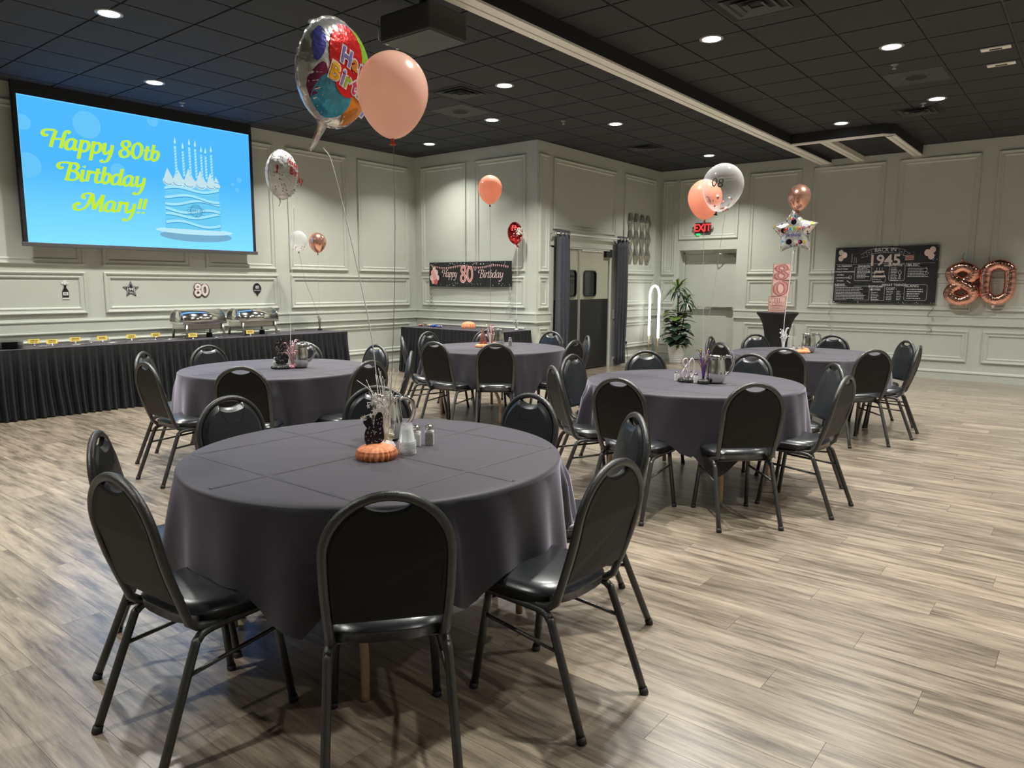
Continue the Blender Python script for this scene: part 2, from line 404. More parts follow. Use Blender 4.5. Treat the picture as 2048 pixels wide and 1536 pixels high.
# ---- ceiling grid and tiles
ce = MB().box(XL, XR, YS, YW, ZC+.010, ZC+.12).build('ceiling', M_GRID); structure(ce, 'black dropped ceiling of square tiles')
tiles = []
def tile_cut(x0, x1, y0, y1):
    y1 = min(y1, YW if x0 < XB-.01 and x1 < XB+.35 else YD); y0 = max(y0, YS); x0 = max(x0, XL); x1 = min(x1, XB if y1 > YD+.02 else XR)
    return x0, x1, y0, y1
for n in range(math.floor((XL-GX)/T), math.ceil((XR-GX)/T)):
    for mm in range(math.floor((GY-YW)/T)-1, math.ceil((GY-YS)/T)):
        x0, x1 = GX+n*T, GX+(n+1)*T; y1, y0 = GY-mm*T, GY-(mm+1)*T
        cuts = [(x0, x1, y0, y1)]
        if y1 > YD and x1 > XB:          # around the projecting block
            cuts = []
            if x0 < XB: cuts.append((x0, XB, y0, y1))
            if y0 < YD: cuts.append((max(x0, XB if x0 < XB else x0), x1, y0, YD))
        for a, b, c, d in cuts:
            a, b, c, d = max(a, XL), min(b, XR), max(c, YS), min(d, YW)
            if b-a < .03 or d-c < .03: continue
            q = pix((a+b)/2, (c+d)/2, ZC)
            seen = q is not None and -120 < q[0] < 2170 and -120 < q[1] < 400
            tiles.append((q[2] if seen else 99, a, b, c, d))
tiles.sort(); G = .010
tfull = MB().box(G, T-G, G, T-G, 0, .012).mesh('ceiling_tile', M_TILE); trest = MB()
for i, (d, a, b, c, e) in enumerate(tiles):
    if i < 298 and d < 90:
        if abs(b-a-T) < 1e-3 and abs(e-c-T) < 1e-3: link(tfull, 'ceiling_tile', ce, (a, c, ZC))
        else: link(MB().box(G, b-a-G, G, e-c-G, 0, .012).mesh('ceiling_tile', M_TILE), 'ceiling_tile', ce, (a, c, ZC))
    else: trest.box(a+G, b-G, c+G, e-G, ZC, ZC+.012)
o = trest.build('ceiling_tiles', M_TILE, ce); o['kind'] = 'stuff'

# ---- walls
PROF = [(0, 0), (0, .024), (.010, .030), (.024, .026), (.030, .016), (.052, .012), (.058, .018), (.070, .016), (.078, .006), (.082, 0)]
def moulding(parent, x0, x1, y0, y1, name='panel_moulding'):
    mb = MB(); rings = []
    for cx, cy, sx_, sy_ in ((x0, y0, 1, 1), (x1, y0, -1, 1), (x1, y1, -1, -1), (x0, y1, 1, -1)):
        rings.append([(cx+sx_*u, cy+sy_*u, h) for u, h in PROF])
    mb.loft(rings, closed=False, smooth=False, loop=True)
    return mb.build(name, M_WALL, parent)
def bar(parent, name, x0, x1, prof):
    """horizontal moulding: prof = list of (y, z)"""
    mb = MB(); mb.loft([[(x, y, z) for y, z in prof] for x in (x0, x1)], closed=True, smooth=False)
    return mb.build(name, M_WALL, parent)
RAIL = [(.865, 0), (.865, .022), (.872, .030), (.884, .030), (.888, .020), (1.000, .020), (1.004, .030), (1.020, .030), (1.024, .018), (1.030, .018), (1.030, 0)]
BASE = [(0, 0), (0, .018), (.110, .018), (.118, .028), (.132, .026), (.150, .010), (.155, 0)]
UP, MID, LOW = (1.68, 3.485), (1.10, 1.60), (.295, .785)
def wall(name, O, U, Nn, W, label, holes=(), thick=.12):
    mb = MB(); xs = 0
    for a, b, h in sorted(holes):
        mb.box(xs, a, 0, ZC, -thick, 0); mb.box(a, b, h, ZC, -thick, 0); xs = b
    mb.box(xs, W, 0, ZC, -thick, 0)
    o = mb.build(name, M_WALL); frame_on(o, O, U, Nn); structure(o, label); return o
WL = wall('wall_left', (XL, YW, 0), (1, 0, 0), (0, -1, 0), XB-XL, 'sage grey panelled wall behind the projection screen')
lx = lambda x: x-XL
for a, b in ((-3.2, -2.1), (-1.87, -.76), (-.54, .57), (.8, 1.2), (1.3, 2.35), (2.58, 3.69), (3.90, 5.02), (5.24, 6.35), (6.58, 7.69), (7.92, 9.04)): moulding(WL, lx(a), lx(b), *UP)
for a, b in ((-3.2, -.76), (-.54, 1.2), (1.3, 3.69), (3.90, 6.37), (6.59, 9.05)):
    moulding(WL, lx(a), lx(b), *MID); moulding(WL, lx(a), lx(b), *LOW)
bar(WL, 'chair_rail', 0, XB-XL, RAIL)
o = bar(None, 'baseboard_left', 0, XB-XL, BASE); frame_on(o, (XL, YW, 0), (1, 0, 0), (0, -1, 0)); structure(o)
WA = wall('wall_alcove', (XB, YW, 0), (0, -1, 0), (-1, 0, 0), YW-YD-.12, 'sage grey panelled wall behind the birthday banner')
ly = lambda y: YW-y
for a, b in ((9.47, 8.41), (8.20, 7.14)): moulding(WA, ly(a), ly(b), *UP)
moulding(WA, ly(9.46), ly(7.14), *MID); moulding(WA, ly(9.46), ly(7.14), *LOW)
bar(WA, 'chair_rail', 0, YW-YD, RAIL)
o = bar(None, 'baseboard_alcove', 0, YW-YD, BASE); frame_on(o, (XB, YW, 0), (0, -1, 0), (-1, 0, 0)); structure(o)
D0, D1 = 9.62, 11.46
WM = wall('wall_middle', (XB, YD, 0), (1, 0, 0), (0, -1, 0), XR-XB+.12, 'sage grey panelled wall with the double service doors', [(D0-XB, D1-XB, 2.10)])
lm = lambda x: x-XB
for a, b in ((9.27, 9.53), (11.86, 13.07)):
    moulding(WM, lm(a), lm(b), *UP); moulding(WM, lm(a), lm(b), *MID); moulding(WM, lm(a), lm(b), *LOW)
moulding(WM, lm(9.64), lm(11.56), 2.36, 3.47)
bar(WM, 'chair_rail', -.03, D0-XB-.03, RAIL); bar(WM, 'chair_rail', D1-XB+.1, XR-XB, RAIL)
bar(WM, 'door_header', D0-XB-.06, D1-XB+.06, [(2.10, 0), (2.10, .02), (2.19, .02), (2.20, .035), (2.24, .045), (2.26, .03), (2.27, 0)])
o = bar(None, 'baseboard_middle', D1-XB+.1, XR-XB, BASE); frame_on(o, (XB, YD, 0), (1, 0, 0), (0, -1, 0)); structure(o)
E0, E1 = 6.48, 5.33
WR = wall('wall_right', (XR, YD, 0), (0, -1, 0), (-1, 0, 0), YD-YS, 'sage grey panelled wall with the exit door and poster', [(YD-E0, YD-E1, 2.15)], .36)
lr = lambda y: YD-y
for a, b in ((6.86, 6.57), (5.12, 4.21), (4.01, 2.88), (2.68, 1.56), (1.34, .22), (0, -1.1), (-1.33, -2.4), (-2.65, -3.8)): moulding(WR, lr(a), lr(b), *UP)
moulding(WR, lr(6.50), lr(5.32), 2.355, 3.485)
for a, b in ((6.86, 6.57), (5.12, 4.21), (4.00, 1.54), (1.34, -1.1), (-1.33, -3.8)):
    moulding(WR, lr(a), lr(b), *MID); moulding(WR, lr(a), lr(b), *LOW)
bar(WR, 'chair_rail', 0, YD-E0, RAIL); bar(WR, 'chair_rail', YD-E1, YD-YS, RAIL)
for i, (a, b) in enumerate(((0, YD-E0), (YD-E1, YD-YS))):
    o = bar(None, 'baseboard_right', a, b, BASE); frame_on(o, (XR, YD, 0), (0, -1, 0), (-1, 0, 0)); structure(o)
o = MB().box(XL-.12, XL, YS, YW, 0, ZC).build('wall_rear', M_WALL); structure(o)
o = MB().box(XL, XR, YS-.12, YS, 0, ZC).build('wall_near', M_WALL); structure(o)

# ---- beam with partition tracks, pocket
bm_ = MB().box(XL, XR, 3.74, 3.925, 3.545, ZC+.005).build('beam', M_BEAM); structure(bm_, 'black ceiling beam carrying the partition track')
for a, b, z in ((3.738, 3.752, 3.526), (3.756, 3.842, 3.532), (3.856, 3.925, 3.530)):
    MB().box(XL, XR, a, b, z, 3.546).build('track_rail', M_TRACK, bm_)
pk = MB()
pk.box(11.20, 11.32, 2.50, 3.74, 3.545, ZC+.005); pk.box(11.32, XR, 2.37, 2.50, 3.545, ZC+.005)
pk.prism([(11.20, 2.50), (11.32, 2.37), (11.32, 2.50)], 3.545, ZC+.005)
pk.box(11.32, XR, 2.50, 3.74, 3.60, 3.62)
po = pk.build('bulkhead', M_BEAM); structure(po, 'black boxed partition pocket on the ceiling by the right wall')
MB().box(11.20, 11.31, 2.50, 3.74, 3.528, 3.545).build('track_rail', M_TRACK, po)
MB().prism([(11.20, 2.50), (11.32, 2.37), (11.40, 2.46), (11.31, 2.52)], 3.528, 3.545).build('track_rail', M_TRACK, po)
for a, b in ((2.372, 2.432), (2.445, 2.505), (3.22, 3.28), (3.295, 3.355)):
    MB().box(11.31, XR, a, b, 3.528, 3.60 if a > 3 else 3.545).build('track_rail', M_TRACK, po)

# ---- double service doors
dr = MB(); dr.box(D0, D0+.05, YD-.01, YD+.12, 0, 2.10); dr.box(D1-.06, D1, YD-.01, YD+.12, 0, 2.10); dr.box(D0, D1, YD-.01, YD+.12, 2.07, 2.10)
d1 = dr.build('door_1', M_WALL); structure(d1, 'double service doors with cream tops, dark kick plates and round-cornered windows')
M_DOOR = noisy('cream_door_laminate', (.44, .44, .34), (.46, .46, .36), 4, .4)
M_KICK = noisy('black_kick_plate', (.006, .006, .006), (.008, .008, .008), 8, .5)
M_WIN = mat('dark_window_glass', (.008, .009, .012), .06, spec=.8)
xm = 10.45
for a, b, wx0, wx1 in ((D0+.055, xm-.004, 9.99, 10.36), (xm+.004, D1-.065, 10.585, 10.98)):
    lf = MB().box(a, b, YD+.02, YD+.06, .012, 2.065).build('door_leaf', M_DOOR, d1, bevel=.004, bseg=1)
    MB().box(a+.004, b-.004, YD+.012, YD+.02, .02, 1.225).build('kick_plate', M_KICK, lf)
    Mx = Matrix(((1, 0, 0, 0), (0, 0, -1, YD), (0, 1, 0, 0), (0, 0, 0, 1)))   # local xy -> world xz
    g = MB(); rg = rrect(wx0, wx1, 1.27, 1.72, .07)
    g.prism(rg, -.0165, -.019, Mx); g.build('window_pane', M_WIN, lf)
    g = MB(); inn = rrect(wx0+.02, wx1-.02, 1.29, 1.70, .055)
    n = len(rg); vs = [(x, y, z) for z in (.004, -.019) for x, y in rg]+[(x, y, z) for z in (.004, -.019) for x, y in inn]
    fs = []
    for i in range(n):
        j = (i+1) % n; fs += [(i, j, 2*n+j, 2*n+i), (i, i+n, j+n, j)]
    g.add(vs, fs, False, Mx); g.build('window_gasket', M_RUB, lf)
    MB().box((b-.03) if b < 10.6 else a, b if b < 10.6 else a+.03, YD+.010, YD+.0118, .02, 2.06).build('edge_guard', M_STEEL, lf)
g = MB().box(10.52, 11.0, YD+.0, YD+.018, 2.045, 2.068).box(11.02, 11.2, YD, YD+.018, 2.045, 2.068).build('pivot_plate', M_WHITE, d1)
MB().box(11.25, 11.44, YD-.03, YD+.02, 1.96, 2.07).build('hinge_box', M_BEAM, d1)
# dark corridor wall behind so nothing leaks
o = MB().box(XB+.2, XR, YD+.2, YD+.24, 0, 2.3).build('wall_corridor', M_BEAM); structure(o)

# ---- exit door
dx = XR+.20
g = MB(); g.box(dx-.02, dx+.1, E0-.035, E0, 0, 2.11); g.box(dx-.02, dx+.1, E1, E1+.035, 0, 2.11); g.box(dx-.02, dx+.1, E1, E0, 2.08, 2.15)
d2 = g.build('door_2', M_WALL); structure(d2, 'sage grey exit door with a steel push bar')
lf = MB().box(dx+.01, dx+.055, E1+.038, E0-.038, .012, 2.077).build('door_leaf', M_WALL, d2, bevel=.003, bseg=1)
pb = MB().box(dx-.05, dx-.012, E1+.10, E0-.14, 1.005, 1.06).build('push_bar', M_STEEL, lf, bevel=.006)
for y in (E1+.11, E0-.24): MB().box(dx-.06, dx+.01, y, y+.12, .995, 1.07).build('push_bar_mount', M_STEEL, lf, bevel=.006)
cl = MB().box(dx-.05, dx+.008, E1+.1, E1+.33, 2.0, 2.055).build('door_closer', M_STEEL, lf, bevel=.008)
MB().tube([(dx-.05, E1+.2, 2.06), (dx-.2, E1+.38, 2.07), (dx-.03, E1+.5, 2.09)], .009).build('closer_arm', M_STEEL, lf)
MB().box(dx-.03, dx+.1, E1, E0, 0, .012).build('threshold', M_RUB, d2)
o = MB().box(dx+.12, dx+.16, E1-.2, E0+.2, 0, 2.3).build('wall_outside', M_BEAM); structure(o)

# ================================================================== CEILING FIXTURES
M_LENS = emis('lamp_lens', (1.0, .98, .92), 9.0)
M_TRIM = mat('lamp_trim', (.30, .30, .29), .35)
def rp(r0, r1, z, n=28): return [(r*math.cos(2*PI*k/n), r*math.sin(2*PI*k/n), z) for r in (r0, r1) for k in range(n)]
trim_me = MB().lathe([(.070, .010), (.078, -.002), (.098, -.006), (.108, -.001), (.108, .002)], 32, cap=(False, False)).mesh('trim_ring', M_TRIM)
lens_me = MB().lathe([(.0005, -.009), (.05, -.008), (.080, -.004), (.084, .004)], 32, cap=(False, False), smooth=False).mesh('lens', M_LENS)
LIGHTS = [(2.86, 6.596, 'above the left end of the room, nearest the top left corner of the photo'), (4.079, 8.396, 'right in front of the projection screen'), (4.075, 5.382, 'just above the big foil balloon'), (5.32, 6.60, None), (6.557, 8.465, 'below the tail of the big foil balloon'),
 (6.563, 5.397, 'right of the ceiling vent and pink balloon'), (7.785, 6.621, 'right of the round ceiling speaker'), (8.468, 8.51, 'in the alcove, nearest the inner corner'), (9.018, 5.425, 'left of the beam in front of the wall corner'), (12.122, 5.423, 'above the clear balloon by the exit'),
 (6.518, 2.937, 'right of the beam, nearest one to the camera'), (7.75, 1.709, 'between the beam and the beige ceiling plates'), (10.162, 1.705, 'furthest right one near the right wall'), (10.86, 2.958, 'in front of the boxed bulkhead'),
 (1.63, 5.4, None), (1.63, 8.4, None), (-.8, 5.4, None), (4.08, 2.95, None), (5.30, 1.71, None), (2.86, 1.71, None), (-.8, 2.95, None),
 (6.52, -.7, None), (9.0, -.7, None), (11.6, -.7, None), (4.08, -.7, None), (1.0, -2.0, None), (5.3, -2.6, None), (10.2, -2.6, None)]
for i, (x, y, lab) in enumerate(LIGHTS):
    t = thing('downlight', 'round recessed ceiling lamp '+(lab or 'outside the photo'), 'ceiling lamp', (x, y, ZC), 0, 'recessed ceiling lamps' if lab else 'recessed ceiling lamps outside the frame')
    link(trim_me, 'trim_ring', t); link(lens_me, 'lens', t)
    ld = bpy.data.lights.new('lamp', 'AREA'); ld.shape = 'DISK'; ld.size = .15; ld.energy = LAMP_W*(.55 if x > 8 and y > 8 else 1); ld.color = LAMP_COL; ld.spread = LAMP_SPREAD
    lo = bpy.data.objects.new('lamp_light', ld); C.objects.link(lo); lo.parent = t; lo.location = (0, 0, -.012)
M_VENT = mat('vent_metal', (.045, .045, .043), .5)
def vent(x, y, s, label):
    t = thing('ceiling_vent', label, 'vent', (x, y, ZC), 0, 'square ceiling vents')
    for k, (r, z) in enumerate(((.295, -.004), (.225, -.012), (.155, -.020), (.085, -.026))):
        mb = MB(); a, b = r*s, (r-.035)*s
        for sx_, sy_ in ((1, 0), (-1, 0), (0, 1), (0, -1)): pass
        P = [(-1, -1), (1, -1), (1, 1), (-1, 1)]
        rings = [[(px*a, py*a, z), (px*b, py*b, z+.014), (px*b, py*b, z+.018), (px*a, py*a, z+.004)] for px, py in P]
        mb.loft(rings, closed=True, loop=True, smooth=False); mb.build('louvre', M_VENT, t)
    MB().box(-.3*s, .3*s, -.3*s, .3*s, -.002, .0).build('vent_plate', M_DARK, t)
vent(6.483, 6.0, .92, 'black square ceiling vent above the peach balloon'); vent(5.95, 2.32, 1.0, 'black square ceiling vent at the top edge, right of the beam')
vent(10.71, 2.0, .9, 'black square ceiling vent in front of the boxed bulkhead'); vent(10.81, 5.95, .92, 'black square ceiling vent above the service doors')
for x, y, l in ((7.16, 6.62, 'round black ceiling speaker behind the vent, left of the beam'), (8.99, 1.72, 'round black ceiling speaker on the right side of the room')):
    t = thing('ceiling_speaker', l, 'speaker', (x, y, ZC), 0, 'round ceiling speakers')
    MB().box(-.28, .28, -.28, .28, -.003, 0).build('mounting_tile', mat('speaker_tile', (.05, .05, .048), .7), t)
    MB().lathe([(.105, -.003), (.108, -.012), (.120, -.014), (.128, -.003)], 28, cap=(False, False)).build('rim', M_VENT, t)
    MB().lathe([(.0005, -.008), (.105, -.006)], 28, cap=(False, False)).build('grille', M_DARK, t)
for x, y, l in ((4.714, 9.034, 'small ceiling sprinkler above the projection screen'), (8.426, 5.889, 'small ceiling sprinkler left of the beam'), (8.37, 1.807, 'small dark ceiling sprinkler near the right speaker'), (10.29, 1.87, 'small ceiling sprinkler beside the furthest right lamp')):
    t = thing('sprinkler', l, 'sprinkler', (x, y, ZC))
    MB().lathe([(.035, 0), (.033, -.006), (.012, -.008), (.010, -.035), (.0005, -.036)], 16).build('escutcheon', M_TRIM, t)
    MB().lathe([(.0005, -.040), (.020, -.040), (.020, -.043), (.0005, -.043)], 12).build('deflector', M_STEEL, t)
for x, y, l in ((8.369, .952, 'beige ceiling plate nearer the camera'), (8.985, .963, 'beige ceiling plate further from the camera')):
    t = thing('ceiling_plate', l, 'plate', (x, y, ZC), 0, 'beige ceiling plates')
    MB().box(-.045, .045, -.12, .12, -.014, 0).build('plate', M_TRACK, t, bevel=.004); MB().box(-.02, .02, -.05, .05, -.016, -.0135).build('slot', M_DARK, t)
# ---- projector
t = thing('projector', 'black ceiling mounted projector above the pink balloon', 'projector', (4.13, 4.20, 3.30), math.radians(0))
M_PROJ = mat('projector_black', (.035, .035, .034), .45)
M_PROJ2 = mat('projector_underside', (.06, .06, .055), .5)
MB().box(-.205, .205, -.27, .27, 0, .20).build('housing', M_PROJ, t, bevel=.02, bseg=3)
MB().box(-.195, .195, -.26, .26, -.004, .004).build('underside_cover', M_PROJ2, t, bevel=.003)
MB().lathe([(.05, 0), (.05, .10), (.03, .10), (.0005, .07)], 20, Matrix.Translation((0, .28, .1)) @ Matrix.Rotation(-PI/2, 4, 'X')).build('projection_lens', M_WIN, t)
MB().tube([(0, 0, .2), (0, 0, .385)], .03).build('mount_pole', M_PROJ, t)
MB().box(-.1, .1, -.1, .1, .19, .215).build('mount_plate', M_PROJ, t)
for a, b in ((-.17, .22), (-.05, .24)): MB().lathe([(.012, -.012), (.012, 0)], 10, Matrix.Translation((a, b, 0))).build('foot', M_STEEL, t)
MB().tube([(-.200, .285, .03), (-.200, .287, .17)], .003).build('lens_cable', M_STEEL, t)

# ================================================================== TABLES, CLOTHS, CHAIRS
TZ = .762
TAB = {'T1': (1.985, 2.331), 'T2': (3.50, 5.345), 'T3': (6.25, 5.26), 'T4': (4.992, 2.29), 'T5': (7.906, 2.337)}
TR = .765
TDESC = {'T1': ('nearest round table in the foreground', 'nearest table'), 'T2': ('round table on the left, nearest the buffet', 'left table by the buffet'),
 'T3': ('round table in the centre back, before the birthday banner', 'table before the birthday banner'), 'T4': ('round table right of centre', 'table right of centre'),
 'T5': ('furthest right round table, before the tall cocktail table', 'furthest right table')}
top_me = MB().lathe([(.0005, .722), (TR-.004, .722), (TR, .726), (TR, .752), (TR-.004, .756), (.0005, .756)], 64, smooth=False).mesh('tabletop', M_WOODTOP)
def tleg(sx_, sy_):
    return MB().tube([(p.x, p.y, p.z) for p in crom([(sx_*.44, sy_*.20, .722), (sx_*.44, sy_*.22, .60), (sx_*.44, sy_*.30, .44), (sx_*.44, sy_*.40, .30), (sx_*.44, sy_*.43, .20), (sx_*.44, sy_*.43, .012)], 4)], .016, 10).mesh('leg', M_TAN)
def cloth_mesh(seed, seats, tips):
    rnd = random.Random(seed); NA = 360; NR = 22
    ks = [(k, rnd.uniform(0, 2*PI), rnd.uniform(.5, 1)) for k in (7, 11, 15, 21)]
    R0 = TR+.010; rings = []; zt = .768
    def ad(a, b): return abs((a-b+180) % 360-180)
    rings.append([(.001*math.cos(2*PI*k/NA), .001*math.sin(2*PI*k/NA), zt) for k in range(NA)])
    for r in (.2, .4, .6, .72, R0-.012):
        rings.append([(r*math.cos(2*PI*k/NA), r*math.sin(2*PI*k/NA), zt+.0006*noise.noise((r*6, k*.1, seed))) for k in range(NA)])
    rings.append([((R0-.003)*math.cos(2*PI*k/NA), (R0-.003)*math.sin(2*PI*k/NA), zt-.003) for k in range(NA)])
    Ds = []
    for k in range(NA):
        a = 360*k/NA; c2 = abs(math.sin(math.radians(2*a)))
        F = .31+.13*c2**2+.03*noise.noise((a*.02, seed, 0)); st = min(ad(a, x) for x in seats)
        f = min(1, max(0, (st-11)/8)); D = .282*(1-f)+F*f
        for ta, td in tips: D = max(D, td-ad(a, ta)*.017)
        Ds.append(D)
    pl = [((q-PI/4), rnd.uniform(-.15, .15)) for q in (PI/2, PI, 1.5*PI, 2*PI)]
    for i in range(NR+1):
        t = i/NR; ring = []
        for k in range(NA):
            a = 2*PI*k/NA; D = Ds[k]
            fold = sum(am*math.sin(kk*a+ph) for kk, ph, am in ks)/2.6
            c2 = abs(math.sin(2*a)); amp = (.014+.030*c2**2)*t**.75
            big = 0
            for ca, sh in pl:      # sharp pleats dropping from the rim at the cloth corners
                for w_, h_, o_ in ((.030, 1.0, sh), (.024, -.9, sh+.055), (.034, .8, sh-.16), (.022, -.7, sh-.22), (.03, .6, sh+.24)):
                    dd = ((a-ca-o_+PI) % (2*PI))-PI; big += h_*math.exp(-(dd/(w_*(1+t)))**2)
            rad = R0+.003+.028*t+amp*1.35*fold+.052*big*min(1, t*2.6)*(.55+.45*t)
            rad = max(rad, TR+.014); z = zt-.010-D*t
            ring.append((rad*math.cos(a), rad*math.sin(a), z))
        rings.append(ring)
    mb = MB(); mb.loft(rings, True, (True, False), True)
    # pressed fold creases on the top
    for c in (-.52, 0, .52):
        for ax in (0, 1):
            L = math.sqrt(max(.01, (TR-.02)**2-c*c)); n = 26; vs = []
            for i in range(n+1):
                u = -L+2*L*i/n; hgt = zt+.0035+.0012*math.sin(i*1.7+c*9)
                for dxx, hh in ((-.010, zt+.0008), (0, hgt), (.010, zt+.0008)):
                    vs.append((u, c+dxx, hh) if ax == 0 else (c+dxx, u, hh))
            mb.add(vs, [(i*3+j, i*3+j+1, i*3+j+4, i*3+j+3) if ax == 1 else (i*3+j, i*3+j+3, i*3+j+4, i*3+j+1) for i in range(n) for j in (0, 1)], True)
    return mb.mesh('tablecloth', M_CLOTH)
# ---- chair prototype. local +y faces the table, origin below the top of the back
HB = .905
def back_pt(u, v, n=0):
    """u across, v height (world z), n towards the front"""
    t = (HB-v)/(HB-.46)
    y = .105*t-.02*math.sin(PI*min(1, max(0, t)))
    return (u, y+n, v)
arch = []
for k in range(0, 25):
    a = PI*k/24; arch.append((-.181*math.cos(a), .715+.178*math.sin(a)))
left = [(-.172, .46), (-.176, .52), (-.180, .60), (-.181, .66)]
prof2 = left+arch+[(-u, v) for u, v in left[::-1]]
fp = [back_pt(u, v) for u, v in prof2]
lowL = [(-.168, .235, .412), (-.168, .185, .404), (-.169, .140, .412), (-.171, .112, .435)]
fp = lowL+fp+[(-x, y, z) for x, y, z in lowL[::-1]]
me_bf = MB().tube(fp, .0150, 10, flat=.95).mesh('back_frame', M_FRAME)
def pad_outline(ins):
    pts = []
    for u, v in [(-.160, .492), (-.163, .56), (-.166, .64)]: pts.append((u, v))
    for k in range(0, 49):
        a = PI*k/48; u = -.168*math.cos(a); v = .715+.166*math.sin(a)
        dip = max(0, 1-(u/.066)**2); v -= .034*dip**.8
        pts.append((u, v))
    pts += [(-u, v) for u, v in [(-.166, .64), (-.163, .56), (-.160, .492)]]
    cx, cy = 0, .66; out = []
    n = len(pts)
    for i, (u, v) in enumerate(pts):
        if ins:
            a = Vector(pts[i-1]); b = Vector(pts[(i+1) % n]); t = (b-a).normalized(); nn = Vector((t.y, -t.x))
            out.append((u+nn.x*ins, v+nn.y*ins))
        else: out.append((u, v))
    return out
o0 = pad_outline(.003); o1 = pad_outline(0); o2 = pad_outline(.010); o3 = pad_outline(.022)
mb = MB(); mb.loft([[back_pt(u, v, .012) for u, v in o1], [back_pt(u, v, .020) for u, v in o2], [back_pt(u, v, .027) for u, v in o3]], True, (False, False), False)
me_bs = MB().loft([[back_pt(u, v, -.010) for u, v in o2], [back_pt(u, v, -.006) for u, v in o1], [back_pt(u, v, .012) for u, v in o1]], True, (True, False), False).mesh('back_shell', M_BACK)
# puffed front as grid fan
c3 = [back_pt(u, v, .027) for u, v in o3]; inner = [back_pt(u*.55, .66+(v-.66)*.6, .034) for u, v in o3]
mb.loft([c3, inner], True, (False, True), True)
me_bk = mb.mesh('backrest', M_VINYL)
def sup(a, w_, d_, e=3.2):
    c, s = math.cos(a), math.sin(a)
    return (w_*abs(c)**(2/e)*(1 if c >= 0 else -1), d_*abs(s)**(2/e)*(1 if s >= 0 else -1))
def seat_ring(w_, d_, z, n=40): return [(sup(2*PI*k/n, w_, d_)[0]*(1+.05*(sup(2*PI*k/n, w_, d_)[1]/d_)), .315+sup(2*PI*k/n, w_, d_)[1], z) for k in range(n)]
mb = MB(); mb.loft([seat_ring(.180, .190, .408), seat_ring(.196, .203, .412), seat_ring(.199, .206, .440), seat_ring(.202, .209, .443), seat_ring(.199, .206, .447), seat_ring(.190, .197, .462), seat_ring(.155, .16, .472), seat_ring(.09, .09, .476), seat_ring(.001, .001, .477)], True, (True, False), True)
me_st = mb.mesh('seat', M_VINYL)
def rleg(s):
    p = crom([(s*.172, .46, .394), (s*.172, .30, .394), (s*.174, .175, .392), (s*.179, .135, .374), (s*.181, .115, .335), (s*.194, -.012, .012)], 5)
    q = [x for x in p]; return MB().tube(q, .0145, 8).mesh('leg', M_FRAME)
def fleg(s):
    p = [(s*.160, .420, .400), (s*.162, .432, .33), (s*.182, .478, .012)]; return MB().tube(p, .0140, 8).mesh('leg', M_FRAME)
me_rl = {s: rleg(s) for s in (-1, 1)}; me_fl = {s: fleg(s) for s in (-1, 1)}
me_sx = {s: MB().tube([(s*.1825, .09, .272), (s*.167, .440, .295)], .0075, 8).mesh('stretcher', M_FRAME) for s in (-1, 1)}
me_cb = MB().tube([(-.176, .17, .398), (.176, .17, .398)], .009, 8).mesh('cross_bar', M_FRAME)
me_cb2 = MB().tube([(-.172, .43, .392), (.172, .43, .392)], .009, 8).mesh('cross_bar', M_FRAME)
def capm(p, d):
    x, y, z = p; return MB().tube([(x+d[0]*.02, y+d[1]*.02, .022), (x, y, 0)], .0162, 10).mesh('foot_cap', M_RUB)
me_cap = {('r', s): capm((s*.1945, -.016, 0), (-s*.04, .38)) for s in (-1, 1)}
me_cap.update({('f', s): capm((s*.1827, .480, 0), (-s*.06, -.14)) for s in (-1, 1)})
me_bump = {s: MB().lathe([(.006, 0), (.006, .008), (.0005, .009)], 8, Matrix.Translation((s*.188, .069, .2)) @ Matrix.Rotation(PI/2, 4, 'X')).mesh('bumper', M_RUB) for s in (-1, 1)}
def make_chair(label):
    t = thing('banquet_chair', label, 'chair', group='black vinyl banquet chairs around the round tables')
    link(me_st, 'seat', t); link(me_bk, 'backrest', t); link(me_bs, 'back_shell', t); link(me_bf, 'back_frame', t)
    for s in (-1, 1):
        a = link(me_rl[s], 'leg', t); link(me_cap[('r', s)], 'foot_cap', a); link(me_bump[s], 'bumper', a)
        a = link(me_fl[s], 'leg', t); link(me_cap[('f', s)], 'foot_cap', a)
        link(me_sx[s], 'stretcher', t)
    link(me_cb, 'cross_bar', t); link(me_cb2, 'cross_bar', t)
    return t
